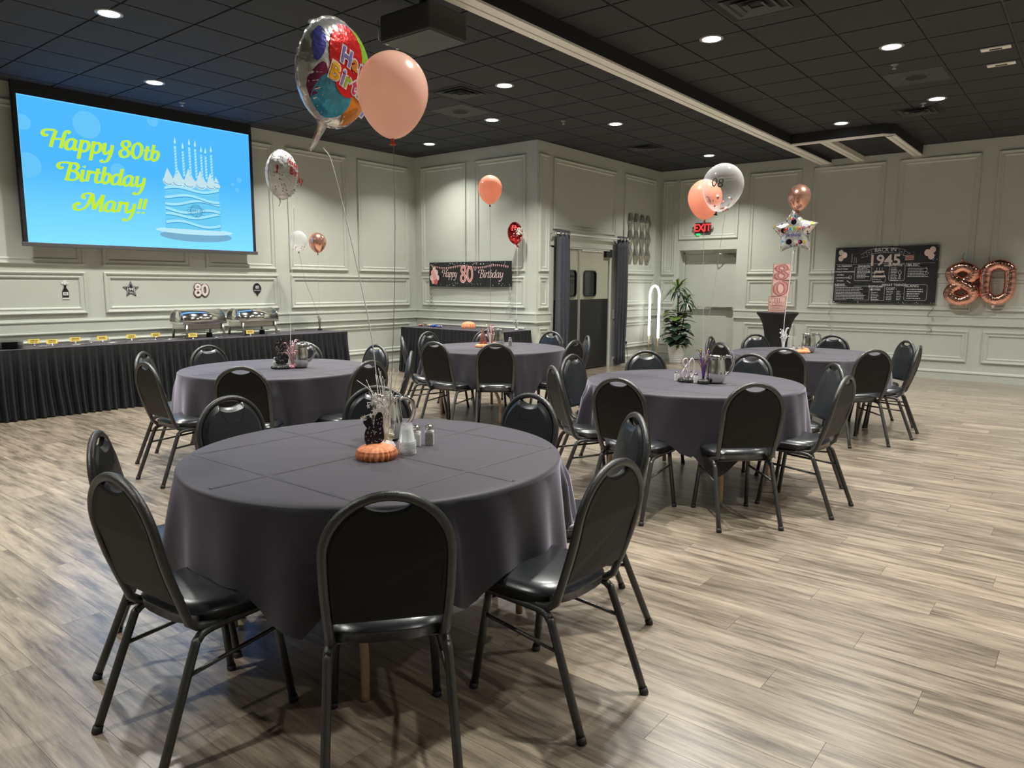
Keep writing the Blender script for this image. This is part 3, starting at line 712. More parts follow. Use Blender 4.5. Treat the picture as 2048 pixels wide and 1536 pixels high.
#  table: (angle from the table centre, distance of the back, turn, place)
CH_ = {
 'T1': [(-129, 1.10, 0, 'back to the camera, front and centre'), (-176, 1.09, 0, 'front left, its back turned to the camera'), (144, 1.06, 3, 'far left, seen almost edge on'), (93, 1.07, 0, 'behind it on the left, facing the camera'),
        (-88, 1.15, -4, 'front right, its back turned to the camera'), (-42, 1.15, 0, 'right side, blue sheen on its narrow front'), (-3, 1.02, 0, 'behind it on the right, facing the camera'), (49, 1.04, 0, 'directly behind the white centrepiece')],
 'T2': [(133, 1.10, 0, 'far left one, half hidden'), (180, 1.10, 0, 'left side, seen from behind, blue lit seat'), (93, 1.04, 0, 'at the back by the skirt'), (-136, 1.12, 0, 'at the front left, its back to the camera'),
        (-3, 1.04, 0, 'back right, under the white strings'), (-88, 1.14, 0, 'front right, behind the white branches'), (-46, 1.12, 0, 'right side, seen edge on and tilted left'), (43, 1.04, 0, 'hidden behind its steel pitcher')],
 'T3': [(141, 1.05, 0, 'far left, seen edge on'), (-174, 1.10, 0, 'front left, its back turned to the camera'), (93, 1.03, 0, 'behind it on the left, facing the camera'), (-140, 1.08, 0, 'front centre, its back turned'),
        (46, 1.03, 0, 'behind its pitcher, mostly hidden'), (-3, 1.02, 0, 'back right, bright blue front'), (-90, 1.08, 0, 'front right, seen from behind'), (-48, 1.05, 0, 'right side, turned sideways by the double doors')],
 'T4': [(141, 1.08, 0, 'left side, seen from behind at an angle'), (92, 1.06, 0, 'back left, grey front to the camera'), (48, 1.04, 0, 'behind it, before the double doors'), (-3, 1.03, 0, 'back right, front to the camera'),
        (-50, 1.06, 0, 'right side, broad blue front'), (-93, 1.09, 0, 'right side, beige-lit back seen at an angle'), (-136, 1.10, 0, 'front, its back to the camera'), (-179, 1.12, 0, 'front left, its back to the camera')],
 'T5': [(97, 1.05, 0, 'left back, by the exit door'), (146, 1.07, 0, 'left side, dark and half hidden by a pitcher'), (52, 1.03, 0, 'behind it, left of the tall cocktail table'), (2, 1.04, 0, 'behind it, right of the pitcher'),
        (-174, 1.10, 0, 'front left, black back to the camera'), (-133, 1.10, 0, 'front right, its back to the camera'), (-49, 1.06, 0, 'far right, dark blue front'), (-87, 1.03, 0, 'right side, overlapping the far right one')]}
TIPS = {'T4': [(-144, .54)], 'T3': [(-114, .46), (-127, .50)]}
for i, k in enumerate(TAB):
    x, y = TAB[k]; d = TDESC[k]
    t = thing('round_table', 'round folding banquet table, the '+d[1], 'table', (x, y, 0), 0, 'round banquet tables')
    link(top_me, 'tabletop', t)
    for sx_ in (-1, 1):
        for sy_ in (-1, 1): link(tleg(sx_, sy_), 'leg', t)
        MB().tube([(sx_*.44, -.30, .44), (sx_*.44, .30, .44)], .011).build('leg_brace', M_TAN, t)
    c = link(cloth_mesh(3+i*7, [q[0] for q in CH_[k]], TIPS.get(k, [])), 'tablecloth', None, (x, y, 0)); tag(c, 'charcoal tablecloth on the '+d[0], 'tablecloth', 'charcoal tablecloths')

proto = None
for k in CH_:
    for ang, dist, turn, where in CH_[k]:
        a = math.radians(ang); x = TAB[k][0]+dist*math.cos(a); y = TAB[k][1]+dist*math.sin(a)
        rz = a+PI/2+math.radians(turn); lab = 'black chair at the '+TDESC[k][1]+', '+where
        if proto is None:
            proto = make_chair(lab); proto.location = (x, y, 0); proto.rotation_euler = (0, 0, rz)
        else: dup(proto, (x, y, 0), rz, lab)

# ---- skirted tables
def skirt_mesh(path, z1=.755, z0=.012, pitch=.085, seed=1):
    """pleated skirt following path (list of xy); outward is right of travel"""
    rnd = random.Random(seed); pts = []; acc = 0
    P = [Vector(p) for p in path]
    for i in range(len(P)-1):
        L = (P[i+1]-P[i]).length; n = max(2, int(L/.0125)); t = (P[i+1]-P[i]).normalized(); nn = Vector((t.y, -t.x))
        for k in range(n): pts.append((P[i]+t*(L*k/n), nn, acc+L*k/n))
        acc += L
    pts.append((P[-1], nn, acc))
    rings = []; NZ = 14
    for j in range(NZ+1):
        f = j/NZ; ring = []
        for p, nn, s in pts:
            ph = s/pitch*2*PI+1.1*noise.noise((s*2.2, f*.9, seed))*2.2*f
            amp = .004+.022*min(1, f*2.2)+.014*f
            off = .012+amp*(math.sin(ph)+.35*math.sin(ph*.5+noise.noise((s*1.3, 3, seed))*4))+.05*f*f
            q = p+nn*off; ring.append((q.x, q.y, z1-(z1-z0)*f))
        rings.append(ring)
    return MB().loft(rings, closed=False, cap=(False, False), smooth=True)
def long_table(name, loc, corners, label, slabel, clabel):
    xs = [c[0] for c in corners]; ys = [c[1] for c in corners]
    t = thing(name, label, 'table')
    MB().prism(corners, .718, .748).build('tabletop', M_WOODTOP, t)
    cx, cy = sum(xs)/4, sum(ys)/4
    for x, y in corners:
        x = cx+(x-cx)*.82; y = cy+(y-cy)*.82; MB().tube([(x, y, 0), (x, y, .72)], .016).build('leg', M_FRAME, t)
    big = [(cx+(x-cx)*1.004+(.006 if x > cx else -.006), cy+(y-cy)*1.004+(.006 if y > cy else -.006)) for x, y in corners]
    c = MB().prism(big, .749, .7575).build('table_topper', M_CLOTH); tag(c, clabel, 'tablecloth')
    return t
bc = [(1.5, 8.98), (6.98, 8.82), (7.0, 9.55), (1.5, 9.57)]
long_table('buffet_table', None, bc, 'long buffet table along the screen wall, hidden by a skirt', '', 'flat charcoal cloth on top of the long buffet table')
o = skirt_mesh([(7.0-.005, 9.56), (6.985, 8.82), (1.5, 8.98)][::-1], seed=2).build('table_skirt', M_SKIRT); tag(o, 'long black pleated skirt around the buffet table', 'table skirt')
wc = [(8.38, 6.98), (9.14, 6.98), (9.14, 9.12), (8.38, 9.12)]
long_table('gift_table', None, wc, 'short table under the birthday banner, hidden by a skirt', '', 'flat charcoal cloth on the table under the birthday banner')
o = skirt_mesh([(9.14, 9.125), (8.375, 9.125), (8.375, 6.975), (9.14, 6.975)][::-1], seed=5)
o = skirt_mesh([(9.14, 9.125), (8.375, 9.125), (8.375, 6.975), (9.14, 6.975)], seed=5); 
o.v = [(p[0], p[1], p[2]) for p in o.v]
sk2 = o
tag(sk2.build('table_skirt', M_SKIRT), 'black pleated skirt around the table under the birthday banner', 'table skirt')

# ================================================================== PROJECTION SCREEN
ts = thing('projection_screen', 'large projection screen showing a blue birthday slide with a cake', 'screen'); 
frame_on(ts, (3.0, 9.50, 1.88), (1, 0, 0), (0, -1, 0))
SX0, SX1, SY0, SY1 = .07, 2.895, .045, 1.66
def boost(c): return (c[0], c[1]*1.08, c[2]*1.6)
M_SBG = emis('slide_blue', boost(srgb(80, 180, 250)), SCREEN_GAIN, boost(srgb(135, 222, 255)), 1, SY0, SY1)
MB().box(.02, 2.94, .002, 1.80, -.03, -.006).build('screen_light_blocker', M_BEAM, ts)  # added hidden box, keeps the emissive screen's back from lighting the wall
M_SLN = emis('slide_edge', srgb(120, 215, 255), SCREEN_GAIN)
MB().box(SX0, SX1, SY0, SY1, -.004, 0).build('screen_surface', M_SBG, ts)
MB().box(.03, SX0, 0, 1.68, -.006, .001).build('side_border', M_BEAM, ts); MB().box(SX1, 2.94, 0, 1.68, -.006, .001).build('side_border', M_BEAM, ts)
MB().box(.02, 2.93, SY1, 1.80, -.03, .004).build('top_masking', M_BEAM, ts)
M_SBAR = mat('screen_bar_grey', (.10, .10, .10), .4)
MB().box(.01, 2.96, 0, SY0, -.02, .014).build('bottom_bar', M_SBAR, ts, bevel=.004)
MB().box(SX0, SX1, SY1-.012, SY1-.003, 0, .0012).box(SX0, SX0+.006, SY0, SY1, 0, .0012).build('slide_edge', M_SLN, ts)
M_BOK = emis('slide_bokeh', srgb(105, 198, 250), SCREEN_GAIN)
for x, z, r in ((.78, 1.44, .155), (.13, .90, .135), (1.25, .75, .10), (1.56, 1.62, .07), (.11, 1.36, .085), (1.1, .95, .09), (2.72, 1.02, .035), (2.62, .95, .025), (2.68, .88, .03)):
    pl_ = [(a, min(b, SY1-.02)) for a, b in circle(x, z, r, 28)]; pl_ = [(max(a, SX0+.01), b) for a, b in pl_]
    MB().prism(pl_, .0005, .0012).build('bokeh_circle', M_BOK, ts)
M_TXT = emis('slide_yellow', srgb(205, 235, 40), SCREEN_GAIN); M_TXTG = emis('slide_green_glow', srgb(150, 235, 160), SCREEN_GAIN)
for txt, x, y, xh, sx_ in (('Happy 80th', .335, 1.13, .118, 1.06), ('Birthday', .47, .785, .118, 1.06), ('Mary!!', .68, .455, .118, 1.10)):
    g = MB(); script_mb(g, txt, x, y, xh, .0030, .26, .10, .20, sx_); g.build('lettering', M_TXT, ts)
    g = MB(); script_mb(g, txt, x, y, xh, .0020, .36, .20, .20, sx_); g.build('lettering_glow', M_TXTG, ts)
# the cake picture on the slide
CK = lambda n_, c_: emis('slide_'+n_, srgb(*c_), SCREEN_GAIN)
M_CB, M_CL, M_CD, M_CW = CK('cake', (110, 205, 245)), CK('cake_light', (165, 232, 252)), CK('cake_line', (55, 150, 205)), CK('cream', (195, 228, 235))
M_CS, M_CP, M_CF = CK('shadow', (120, 175, 205)), CK('plate', (190, 235, 250)), CK('flame', (190, 240, 250))
MB().prism(circle(2.07, .215, .50, 40, .075), .0008, .0014).build('cake_shadow', M_CS, ts)
MB().prism(circle(2.05, .278, .53, 40, .045), .0016, .0022).build('cake_plate', M_CP, ts)
MB().prism([(1.64, .30), (2.42, .30), (2.43, .5), (2.40, .7), (2.41, .87), (1.68, .87), (1.66, .6)], .0024, .0030).build('cake_body', M_CB, ts)
for j in range(6):
    y0 = .36+.085*j; pts = [(1.66+.75*i/20, y0+.028*math.sin(i*.32+j*1.3)+.035*(i/20)*(1 if j % 2 else -.3)) for i in range(21)]
    for w_, mm_, dz in ((.032, M_CL, .0034), (.010, M_CD, .0038)):
        g = MB(); g.add([(a, b+(w_ if w_ > .02 else 0), dz) for a, b in pts]+[(a, b-(0 if w_ > .02 else w_), dz) for a, b in pts], [(i, i+21, i+22, i+1) for i in range(20)])
        g.build('cake_ripple', mm_, ts)
for i, (x, r) in enumerate(((1.72, .075), (1.85, .085), (2.0, .09), (2.16, .085), (2.30, .075), (2.38, .05))):
    MB().prism(circle(x, .90, r, 20, r*.8), .0040+i*1e-4, .0044+i*1e-4).build('cream_swirl', M_CW, ts)
    MB().prism([(x-r*.7, .95), (x+r*.7, .95), (x-.01, .95+r*1.5)], .0040, .0044).build('cream_peak', M_CW, ts)
    g = MB(); pp = [(x+r*.8*math.cos(a/8), .90+r*.55*math.sin(a/8), .0052) for a in range(26, 44)]; g.tube(pp, .004, 4); g.build('cream_line', M_CD, ts)
for x, zt_ in ((1.83, 1.35), (1.93, 1.30), (2.02, 1.36), (2.10, 1.35), (2.18, 1.29), (2.24, 1.28), (2.32, 1.31)):
    MB().prism([(x-.014, .98), (x+.016, .98), (x+.013, zt_), (x-.015, zt_)], .0048, .0052).build('candle', M_CL, ts)
    g = MB()
    for q in range(9): yy = 1.0+q*.037; g.prism([(x-.014, yy), (x+.015, yy+.018), (x+.015, yy+.024), (x-.014, yy+.006)], .0053, .0055)
    g.build('candle_stripe', M_CD, ts)
    MB().prism([(x-.014, zt_+.045), (x, zt_+.025), (x+.014, zt_+.045), (x+.002, zt_+.115)], .0048, .0054).build('flame', M_CF, ts)
g = MB(); outline_mb(g, circle(2.07, .545, .085, 32), .006, 0, .0046); outline_mb(g, circle(2.07, .545, .070, 32), .004, 0, .0046)
g.prism([(1.955, .505), (2.185, .495), (2.185, .500), (1.955, .510)], .005, .0054)
g.prism([(1.955, .585), (2.185, .575), (2.185, .580), (1.955, .590)], .005, .0054); g.prism(star(2.07, .482, .012), .005, .0054)
text_mb(g, 'CABIN FEV', .055, 2.07, .543, .0054, 0); text_mb(g, 'ORIGINAL', .026, 2.07, .597, .0054, 0); g.build('round_logo', mat_l := emis('slide_logo', srgb(70, 130, 165), SCREEN_GAIN), ts)

# ---- four party cut-outs on the wall panels
M_CARD = mat('black_card', (.015, .015, .017), .4); M_CARDW = mat('white_card', (.80, .78, .76), .5); M_CARDP = mat('pink_card', (.85, .45, .42), .5)
def cutout(x, z, label, name):
    t = thing(name, label, 'wall cut-out', group='party cut-outs under the screen'); frame_on(t, (x, YW-.004, z), (1, 0, 0), (0, -1, 0)); return t
t = cutout(3.46, 1.38, 'black and white champagne bottle cut-out on the left wall panel', 'bottle_cutout')
MB().prism([(-.035, -.085), (.035, -.085), (.035, -.01), (.012, .03), (.012, .08), (-.012, .08), (-.012, .03), (-.035, -.01)], 0, .003).build('bottle', M_CARD, t)
g = MB(); g.prism(circle(.0, .10, .022, 12), 0, .0035).prism(circle(.025, .085, .015, 10), 0, .0036).prism(circle(-.025, .088, .015, 10), 0, .0037).prism(circle(0, .075, .012, 10), 0, .0038); g.build('cork_foam', M_CARDW, t)
g = MB(); g.prism([(-.028, -.06), (.028, -.06), (.028, -.02), (-.028, -.02)], .003, .0035).prism([(-.037, -.105), (.037, -.105), (.037, -.088), (-.037, -.088)], 0, .0035); g.build('bottle_label', M_CARDW, t)
g = MB(); text_mb(g, '80', .035, 0, -.04, .0038, .0003); g.build('lettering', M_CARD, t)
t = cutout(4.22, 1.39, 'black star cut-out reading 1945', 'star_cutout')
g = MB().prism(star(0, 0, .105, .48), 0, .003).build('star', M_CARD, t)
g = MB(); outline_mb(g, star(0, 0, .088, .48), .005, 0, .0038); text_mb(g, '1945', .052, 0, 0, .0038, .0003, offset=.001); text_mb(g, 'VINTAGE', .020, 0, -.035, .0038, .0003); g.build('lettering', M_CARDW, t)
t = cutout(5.155, 1.375, 'pink edged 80 numeral cut-out above the first chafing dish', 'numeral_cutout')
for nm, th_, zz, mm_ in (('numeral_border', .030, .002, M_CARD), ('numeral_edge', .022, .0035, M_CARDP), ('numeral', .014, .005, M_CARDW)):
    g = MB(); g.tube([(p.x*.085-.09, (p.y-.8)*.085, 0) for p in crom([(a, b, 0) for a, b in GL['8'][0][0]], 6)], th_, 6, flat=.08); g.tube([(p.x*.085+.01, (p.y-.8)*.085, 0) for p in crom([(a, b, 0) for a, b in GL['0'][0][0]], 6)], th_, 6, flat=.08)
    g.v = [(a, b, c*.05+zz) for a, b, c in g.v]; g.build(nm, mm_, t)
t = cutout(6.015, 1.38, 'black balloon shaped cut-out reading 80 at the right end', 'balloon_cutout')
MB().prism([(0, -.095)]+[(.068*math.sin(a)*(1-.25*(math.cos(a) < 0)*abs(math.cos(a))), .02+.078*-math.cos(a)) for a in [PI*k/10 for k in range(1, 10)]]+[(0, .098)]+[(-.068*math.sin(a)*(1-.25*(math.cos(a) > 0)*0), .02+.078*math.cos(a)) for a in [PI*k/10 for k in range(1, 10)]], 0, .003).build('balloon', M_CARD, t)
g = MB(); text_mb(g, '80', .06, 0, .035, .0038, .0003, offset=.001); text_mb(g, 'BIRTHDAY', .022, 0, -.01, .0038, .0003); g.build('lettering', M_CARDW, t)

# ---- Happy 80th Birthday banner
tb = thing('birthday_banner', 'black and pink banner reading Happy 80th Birthday', 'banner'); frame_on(tb, (XB-.045, 9.245, 1.435), (0, -1, 0), (-1, 0, 0))
BW, BH = 1.86, .415
def wav(x, y, s=1): return .006*math.sin(x*5+s)+.004*math.sin(y*9+x*3)
g = MB(); nx, ny = 40, 8
g.add([(BW*i/nx, BH*j/ny-.006*math.sin(PI*i/nx)*(1-j/ny), wav(BW*i/nx, BH*j/ny)) for j in range(ny+1) for i in range(nx+1)], [(j*(nx+1)+i, j*(nx+1)+i+1, (j+1)*(nx+1)+i+1, (j+1)*(nx+1)+i) for j in range(ny) for i in range(nx)], True)
g.build('banner_cloth', noisy('banner_black', (.008, .008, .009), (.014, .014, .016), 20, .45), tb)
fb = lambda p: (p.x, p.y, wav(p.x, p.y)+.002+p.z)
M_PRT = mat('banner_pink_print', (.82, .40, .36), .5); M_PRL = mat('banner_light_print', (.85, .62, .60), .5); M_PRD = mat('banner_deep_pink', (.62, .14, .12), .5); M_PRW = mat('poster_white_print', (.62, .62, .62), .6)
g = MB(); script_mb(g, 'Happy', .32, .165, .072, .001, .20, .08, .28, .80, func=fb); g.build('script_lettering', M_PRL, tb); g = MB(); script_mb(g, 'Birthday', 1.16, .150, .078, .001, .20, .08, .28, .88, func=fb); g.build('script_lettering', M_PRL, tb)
for nm, o_, zz, mm_ in (('numeral_edge', .030, .0012, M_PRL), ('numeral', .012, .0022, M_PRD)):
    g = MB()
    for ch, xx in (('8', .735), ('0', .885)): script_mb(g, ch, xx, .09, .150, zz, (.16 if o_ < .02 else .34), (.10 if o_ < .02 else .26), 0, .85, func=fb)
    g.build(nm, mm_, tb)
g = MB(); text_mb(g, 'th', .06, 1.075, .285, .001, 0, func=fb)
rnd = random.Random(4)
for q in range(70):
    x, y = rnd.uniform(.03, BW-.03), rnd.choice([rnd.uniform(.015, .07), rnd.uniform(.36, .40)]); r = rnd.uniform(.004, .010)
    g.prism([fb(Vector((a, b, 0)))[:2] for a, b in (star(x, y, r) if q % 3 == 0 else circle(x, y, r, 6))], wav(x, y)+.002, wav(x, y)+.003)
g.build('confetti_print', M_PRW, tb, ); g = MB(); g2 = MB()
for q in range(42):
    x = .08+q*.0415; y = .345+.018*math.cos(x*8.2); poly = [(x-.014, y), (x+.014, y), (x, y-.038)]
    (g if q % 2 else g2).prism(poly, wav(x, y)+.002, wav(x, y)+.0035)
g.build('bunting_print', M_PRT, tb); g2.build('bunting_print', M_PRL, tb)
for x, y, r, m_ in ((.12, .30, .035, M_PRL), (.09, .235, .045, M_PRT), (.17, .24, .045, M_PRL), (.065, .15, .045, M_PRL), (.13, .165, .05, M_PRT), (.20, .15, .045, M_PRL), (.10, .09, .042, M_PRT), (.165, .085, .045, M_PRD)):
    MB().prism(circle(x, y, r, 16, r*1.15), wav(x, y)+.002, wav(x, y)+.003+r*.01).build('balloon_print', m_, tb)

# ---- BACK IN 1945 poster
tp = thing('year_poster', 'black chalkboard style poster headed BACK IN 1945', 'poster'); frame_on(tp, (XR-.045, 3.565, 1.19), (0, -1, 0), (-1, 0, 0))
PW_, PH_ = 1.545, .925
wv = lambda x, y: .005*math.sin(x*4+1)+.004*math.sin(y*6+x*2)
fq = lambda p: (p.x, p.y+.010*(p.x/PW_)*(p.y/PH_), wv(p.x, p.y)+.002+p.z)
g = MB(); nx, ny = 36, 20
g.add([fq(Vector((PW_*i/nx, PH_*j/ny, -.002))) for j in range(ny+1) for i in range(nx+1)], [(j*(nx+1)+i, j*(nx+1)+i+1, (j+1)*(nx+1)+i+1, (j+1)*(nx+1)+i) for j in range(ny) for i in range(nx)], True)
g.build('poster_sheet', noisy('chalkboard_black', (.010, .011, .014), (.020, .021, .026), 9, .5), tp)
M_BEI = mat('poster_beige_print', (.62, .52, .47), .6)
g = MB(); text_mb(g, '1945', .245, .765, .695, 0, 0, offset=.006, sx=1.0, func=fq); g.build('year_lettering', M_BEI, tp)
for s_, z_, x, y in (('BACK IN', .085, .77, .868), ('SPORTS', .052, .46, .605), ('MUSIC', .062, 1.20, .615), ('SLANG', .062, 1.20, .285), ('MOVIES', .045, .66, .225), ('POPULAR', .05, .66, .275), ('WHAT THINGS', .052, .935, .30), ('COST :', .052, .90, .24), ('NEWS', .058, .10, .30), ('U.S. PRESIDENT', .034, .16, .615), ('WORLD POPULATION', .030, .165, .52), ('US POPULATION', .030, .14, .42), ('WORLD OF 1945', .036, .90, .615), ('Harry S. Truman', .026, .125, .57), ('2.35 billion', .026, .10, .47), ('140 million', .026, .10, .37), ('Happy Birthday', .022, .665, .50)):
    HD = MB(); text_mb(HD, s_, z_, x, y, 0, 0, offset=.0012, func=fq); HD.build('heading_lettering', M_PRW, tp)
g = MB(); rnd = random.Random(9)
def lines(x0, x1, y0, y1, n, h=.010):
    for i in range(n):
        y = y1-(y1-y0)*i/max(1, n-1); x = x0; xe = x0+(x1-x0)*rnd.uniform(.6, 1)
        while x < xe:
            w_ = rnd.uniform(.015, .05); e = min(x+w_, xe); zz = wv(x, y)+.0022
            g.add([(x, y-h/2, zz), (e, y-h/2, zz), (e, y+h/2, zz), (x, y+h/2, zz)], [(0, 1, 2, 3)]); x = e+.007
lines(.36, .56, .42, .57, 8); lines(.87, 1.01, .38, .58, 9); lines(1.12, 1.42, .44, .57, 6); lines(.045, .53, .075, .255, 8); lines(.61, .73, .065, .18, 5); lines(.83, .93, .065, .20, 6); lines(.98, 1.06, .065, .20, 6); lines(1.13, 1.37, .09, .235, 5, .014); lines(.62, .78, .36, .42, 3)
for poly in (rrect(.32, .585, .37, .60, .02), rrect(.845, 1.08, .37, .635, .03), rrect(.03, .57, .05, .285, .004), rrect(.60, .80, .045, .285, .006), rrect(1.09, 1.42, .055, .31, .03), rrect(.605, .80, .345, .45, .015), rrect(.63, .775, .45, .53, .01)):
    outline_mb(g, [fq(Vector((a, b, 0)))[:2] for a, b in poly], .0045, 0, .010)
g.v = [(a, b, wv(a, b)+.0024) for a, b, c in g.v]
def line2(pts, w_=.003):
    g.tube([fq(Vector((a, b, .001))) for a, b in pts], w_, 4)
line2([(.02, .645+.0), (1.50, .65)], .002)
arc1 = [(x, .90-.5*(x-.77)**2*.8) for x in [.56+.021*k for k in range(21)]]; line2(arc1); line2([(a, b-.075) for a, b in arc1])
for s in (-1, 1):
    line2([(.77+s*.21, .885), (.77+s*.29, .86), (.77+s*.27, .79), (.77+s*.21, .80), (.77+s*.21, .885)]); line2([(.77+s*.28, .85), (.77+s*.37, .80), (.77+s*.32, .79), (.77+s*.36, .75), (.77+s*.26, .775)])
    g.prism(star(.77+s*.245, .835, .013), .012, .013)
for x in (.66, .70, .74): line2([(x, .53), (x, .585)], .004)
line2([(.42+.6, .40), (.99, .40), (1.005, .46), (.985, .50), (1.005, .545), (1.03, .50), (1.01, .46), (1.02, .40)], .005)
line2([(1.38, .58), (1.40, .54), (1.375, .49), (1.40, .46), (1.42, .49), (1.385, .515)], .004); line2([(1.09, .60), (1.10, .64), (1.13, .64), (1.14, .60)], .004)
g.prism(circle(.545, .52, .020, 12, .014), .012, .0125); outline_mb(g, circle(.255, .43, .028, 20), .006, 0, .010); line2([(.21, .37), (.27, .33)], .007)
line2([(.265, .665), (.265, .82)], .004); line2([(.30, .66), (.305, .76), (.33, .76), (.335, .66)], .003)
for q in range(34): x, y = rnd.uniform(.02, PW_-.02), rnd.choice([rnd.uniform(.68, .90), rnd.uniform(.01, .03)]); g.prism(circle(x, y, rnd.uniform(.003, .007), 6), wv(x, y)+.003, wv(x, y)+.0035)
g.build('small_print', M_PRW, tp)
g = MB(); g.prism([(.63, .505), (.775, .505), (.775, .535), (.63, .535)], .010, .0105); g.prism([(.605, .43), (.80, .43), (.80, .46), (.605, .46)], .010, .0105); g.build('cake_icing_print', M_BEI, tp)
for x, y, r in ((.09, .845, .038), (.145, .80, .043), (.09, .745, .040), (1.455, .86, .043), (1.385, .815, .046), (1.44, .76, .045)):
    MB().prism(circle(x, y, r, 18, r*1.2), wv(x, y)+.002, wv(x, y)+.004).build('balloon_print', M_PRL if r > .041 else M_BEI, tp)
g = MB()
for q in range(5): g.prism([(1.07, .70+q*.017), (1.20, .705+q*.017), (1.20, .713+q*.017), (1.07, .708+q*.017)], .010, .0115)
g.build('flag_print', M_PRT, tp)
g = MB()
for x, y in ((.018, .018), (.018, PH_-.018), (PW_-.018, .018), (PW_-.018, PH_-.01)): g.lathe([(.008, 0), (.008, .003), (.0005, .004)], 10, Matrix.Translation((x, y, wv(x, y)+.001)))
g.build('eyelet', M_STEEL, tp)

# ---- foil number balloons on the wall
def foil_num(nm, label, y, z, paths, r, sc2):
    t = thing(nm, label, 'balloon', group='rose gold number balloons'); frame_on(t, (XR-r-.045, y, z), (0, -1, 0), (-1, 0, 0))
    for k, (p, closed) in enumerate(paths):
        q = crom([(a, b, c) for a, b, c in p], 10, closed); g = MB(); rr_ = []
        for i in range(len(q)): rr_.append(r*(1+.05*math.sin(i*1.9)*.5))
        g.tube(q, rr_, 20, closed=closed, flat=.9); g.build('foil_tube', M_FOILR, t)
    return t
t = foil_num('number_balloon', 'rose gold foil number balloon on the right wall, the eight with two loops', 1.665, 1.52,
  [([(0, .0, 0), (-.125, .08, .01), (-.135, .19, 0), (0, .255, 0), (.135, .19, 0), (.125, .09, -.01), (0, 0, -.02), (-.125, -.08, -.01), (-.145, -.19, 0), (0, -.265, 0), (.145, -.19, 0), (.13, -.08, .02)], True)], .088, 1)
MB().lathe([(.006, .0), (.022, .03), (.012, .05), (.0005, .06)], 8, Matrix.Translation((-.02, .33, 0)) @ Matrix.Rotation(-PI/2, 4, 'X')).build('filler_neck', M_FOILR, t)
MB().tube([(-.02, .35, 0), (-.015, .42, 0), (-.0, .47, .02)], .003, 5).build('ribbon', M_CARD, t)
t = foil_num('number_balloon', 'rose gold foil number balloon at the right edge, the oval zero', 1.205, 1.545,
  [([(-.155, -.13, 0), (-.155, .13, 0), (-.12, .215, 0), (0, .262, 0), (.12, .215, 0), (.155, .13, 0), (.155, -.13, 0), (.11, -.225, 0), (0, -.275, 0), (-.11, -.225, 0)], True)], .080, 1)
MB().lathe([(.03, 0), (.018, .02), (.02, .04), (.0005, .05)], 8, Matrix.Translation((-.03, -.35, 0)) @ Matrix.Rotation(PI/2, 4, 'X')).build('filler_neck', M_PRL, t)

# ---- curling ribbons hanging by the banner and poster
M_RIB = mat('silver_ribbon', (.6, .6, .6), .25, .6); M_RIBB = mat('black_ribbon', (.05, .05, .05), .4)
def curl(name, label, O, nrm, L, m_, seed=0, rad=.03, n=1):
    mb = MB(); rnd = random.Random(seed)
    for s in range(n):
        ph = rnd.uniform(0, 6); pts = []; dx_ = rnd.uniform(-.06, .06)
        for i in range(90):
            f = i/89; R_ = rad*(.4+.8*f)*(1+.3*math.sin(i*.3)); a = ph+i*.42
            u = R_*math.cos(a)+dx_*f; w_ = .035+R_*math.sin(a)*.6
            pts.append((O[0]+nrm[0]*w_+nrm[1]*u, O[1]+nrm[1]*w_-nrm[0]*u*-1, O[2]-L*f))
        mb.tube(pts, .0028, 4, flat=.3)
    o = mb.build(name, m_); tag(o, label, 'ribbon', 'curled ribbons on the walls'); return o
curl('curled_ribbon', 'black curled ribbon below the left end of the birthday banner', (XB-.01, 9.22, 1.44), (-1, 0), .40, M_RIBB, 1, .03, 2)
curl('curled_ribbon', 'silver curled ribbon below the right end of the birthday banner', (XB-.01, 7.42, 1.44), (-1, 0), .46, M_RIB, 2, .035, 4)
curl('curled_ribbon', 'silver curled ribbon left of the year poster', (XR-.01, 3.60, 1.75), (-1, 0), 1.05, M_RIB, 3, .03, 2)
curl('curled_ribbon', 'dark curled ribbon below the right end of the year poster', (XR-.01, 2.04, 1.75), (-1, 0), 1.02, M_RIBB, 4, .035, 2)

# ---- exit sign
t = thing('exit_sign', 'black and red lit EXIT sign above the exit door', 'sign'); frame_on(t, (XR-.03, 6.0, 2.555), (0, -1, 0), (-1, 0, 0))
MB().box(-.155, .155, -.10, .10, -.03, .02).build('housing', M_PROJ, t, bevel=.01)
MB().box(-.135, .135, -.085, .085, .020, .022).build('face', mat('exit_face', (.06, .005, .005), .3), t)
g = MB(); text_mb(g, 'EXIT', .19, 0, 0, .0235, .0005, offset=.004, sx=.88); g.build('lettering', emis('exit_red', (1, .05, .05), 1.6), t)
for s in (-1, 1): MB().lathe([(.0005, .0), (.03, .0), (.028, .05), (.012, .06)], 14, Matrix.Translation((s*.18, 0, .02)) @ Matrix.Rotation(math.radians(180), 4, 'X')).build('emergency_lamp', M_STEEL, t)
MB().box(-.125, -.06, -.125, -.10, -.02, .018).build('charge_light', emis('exit_green', (.05, 1, .25), 1.5), t)

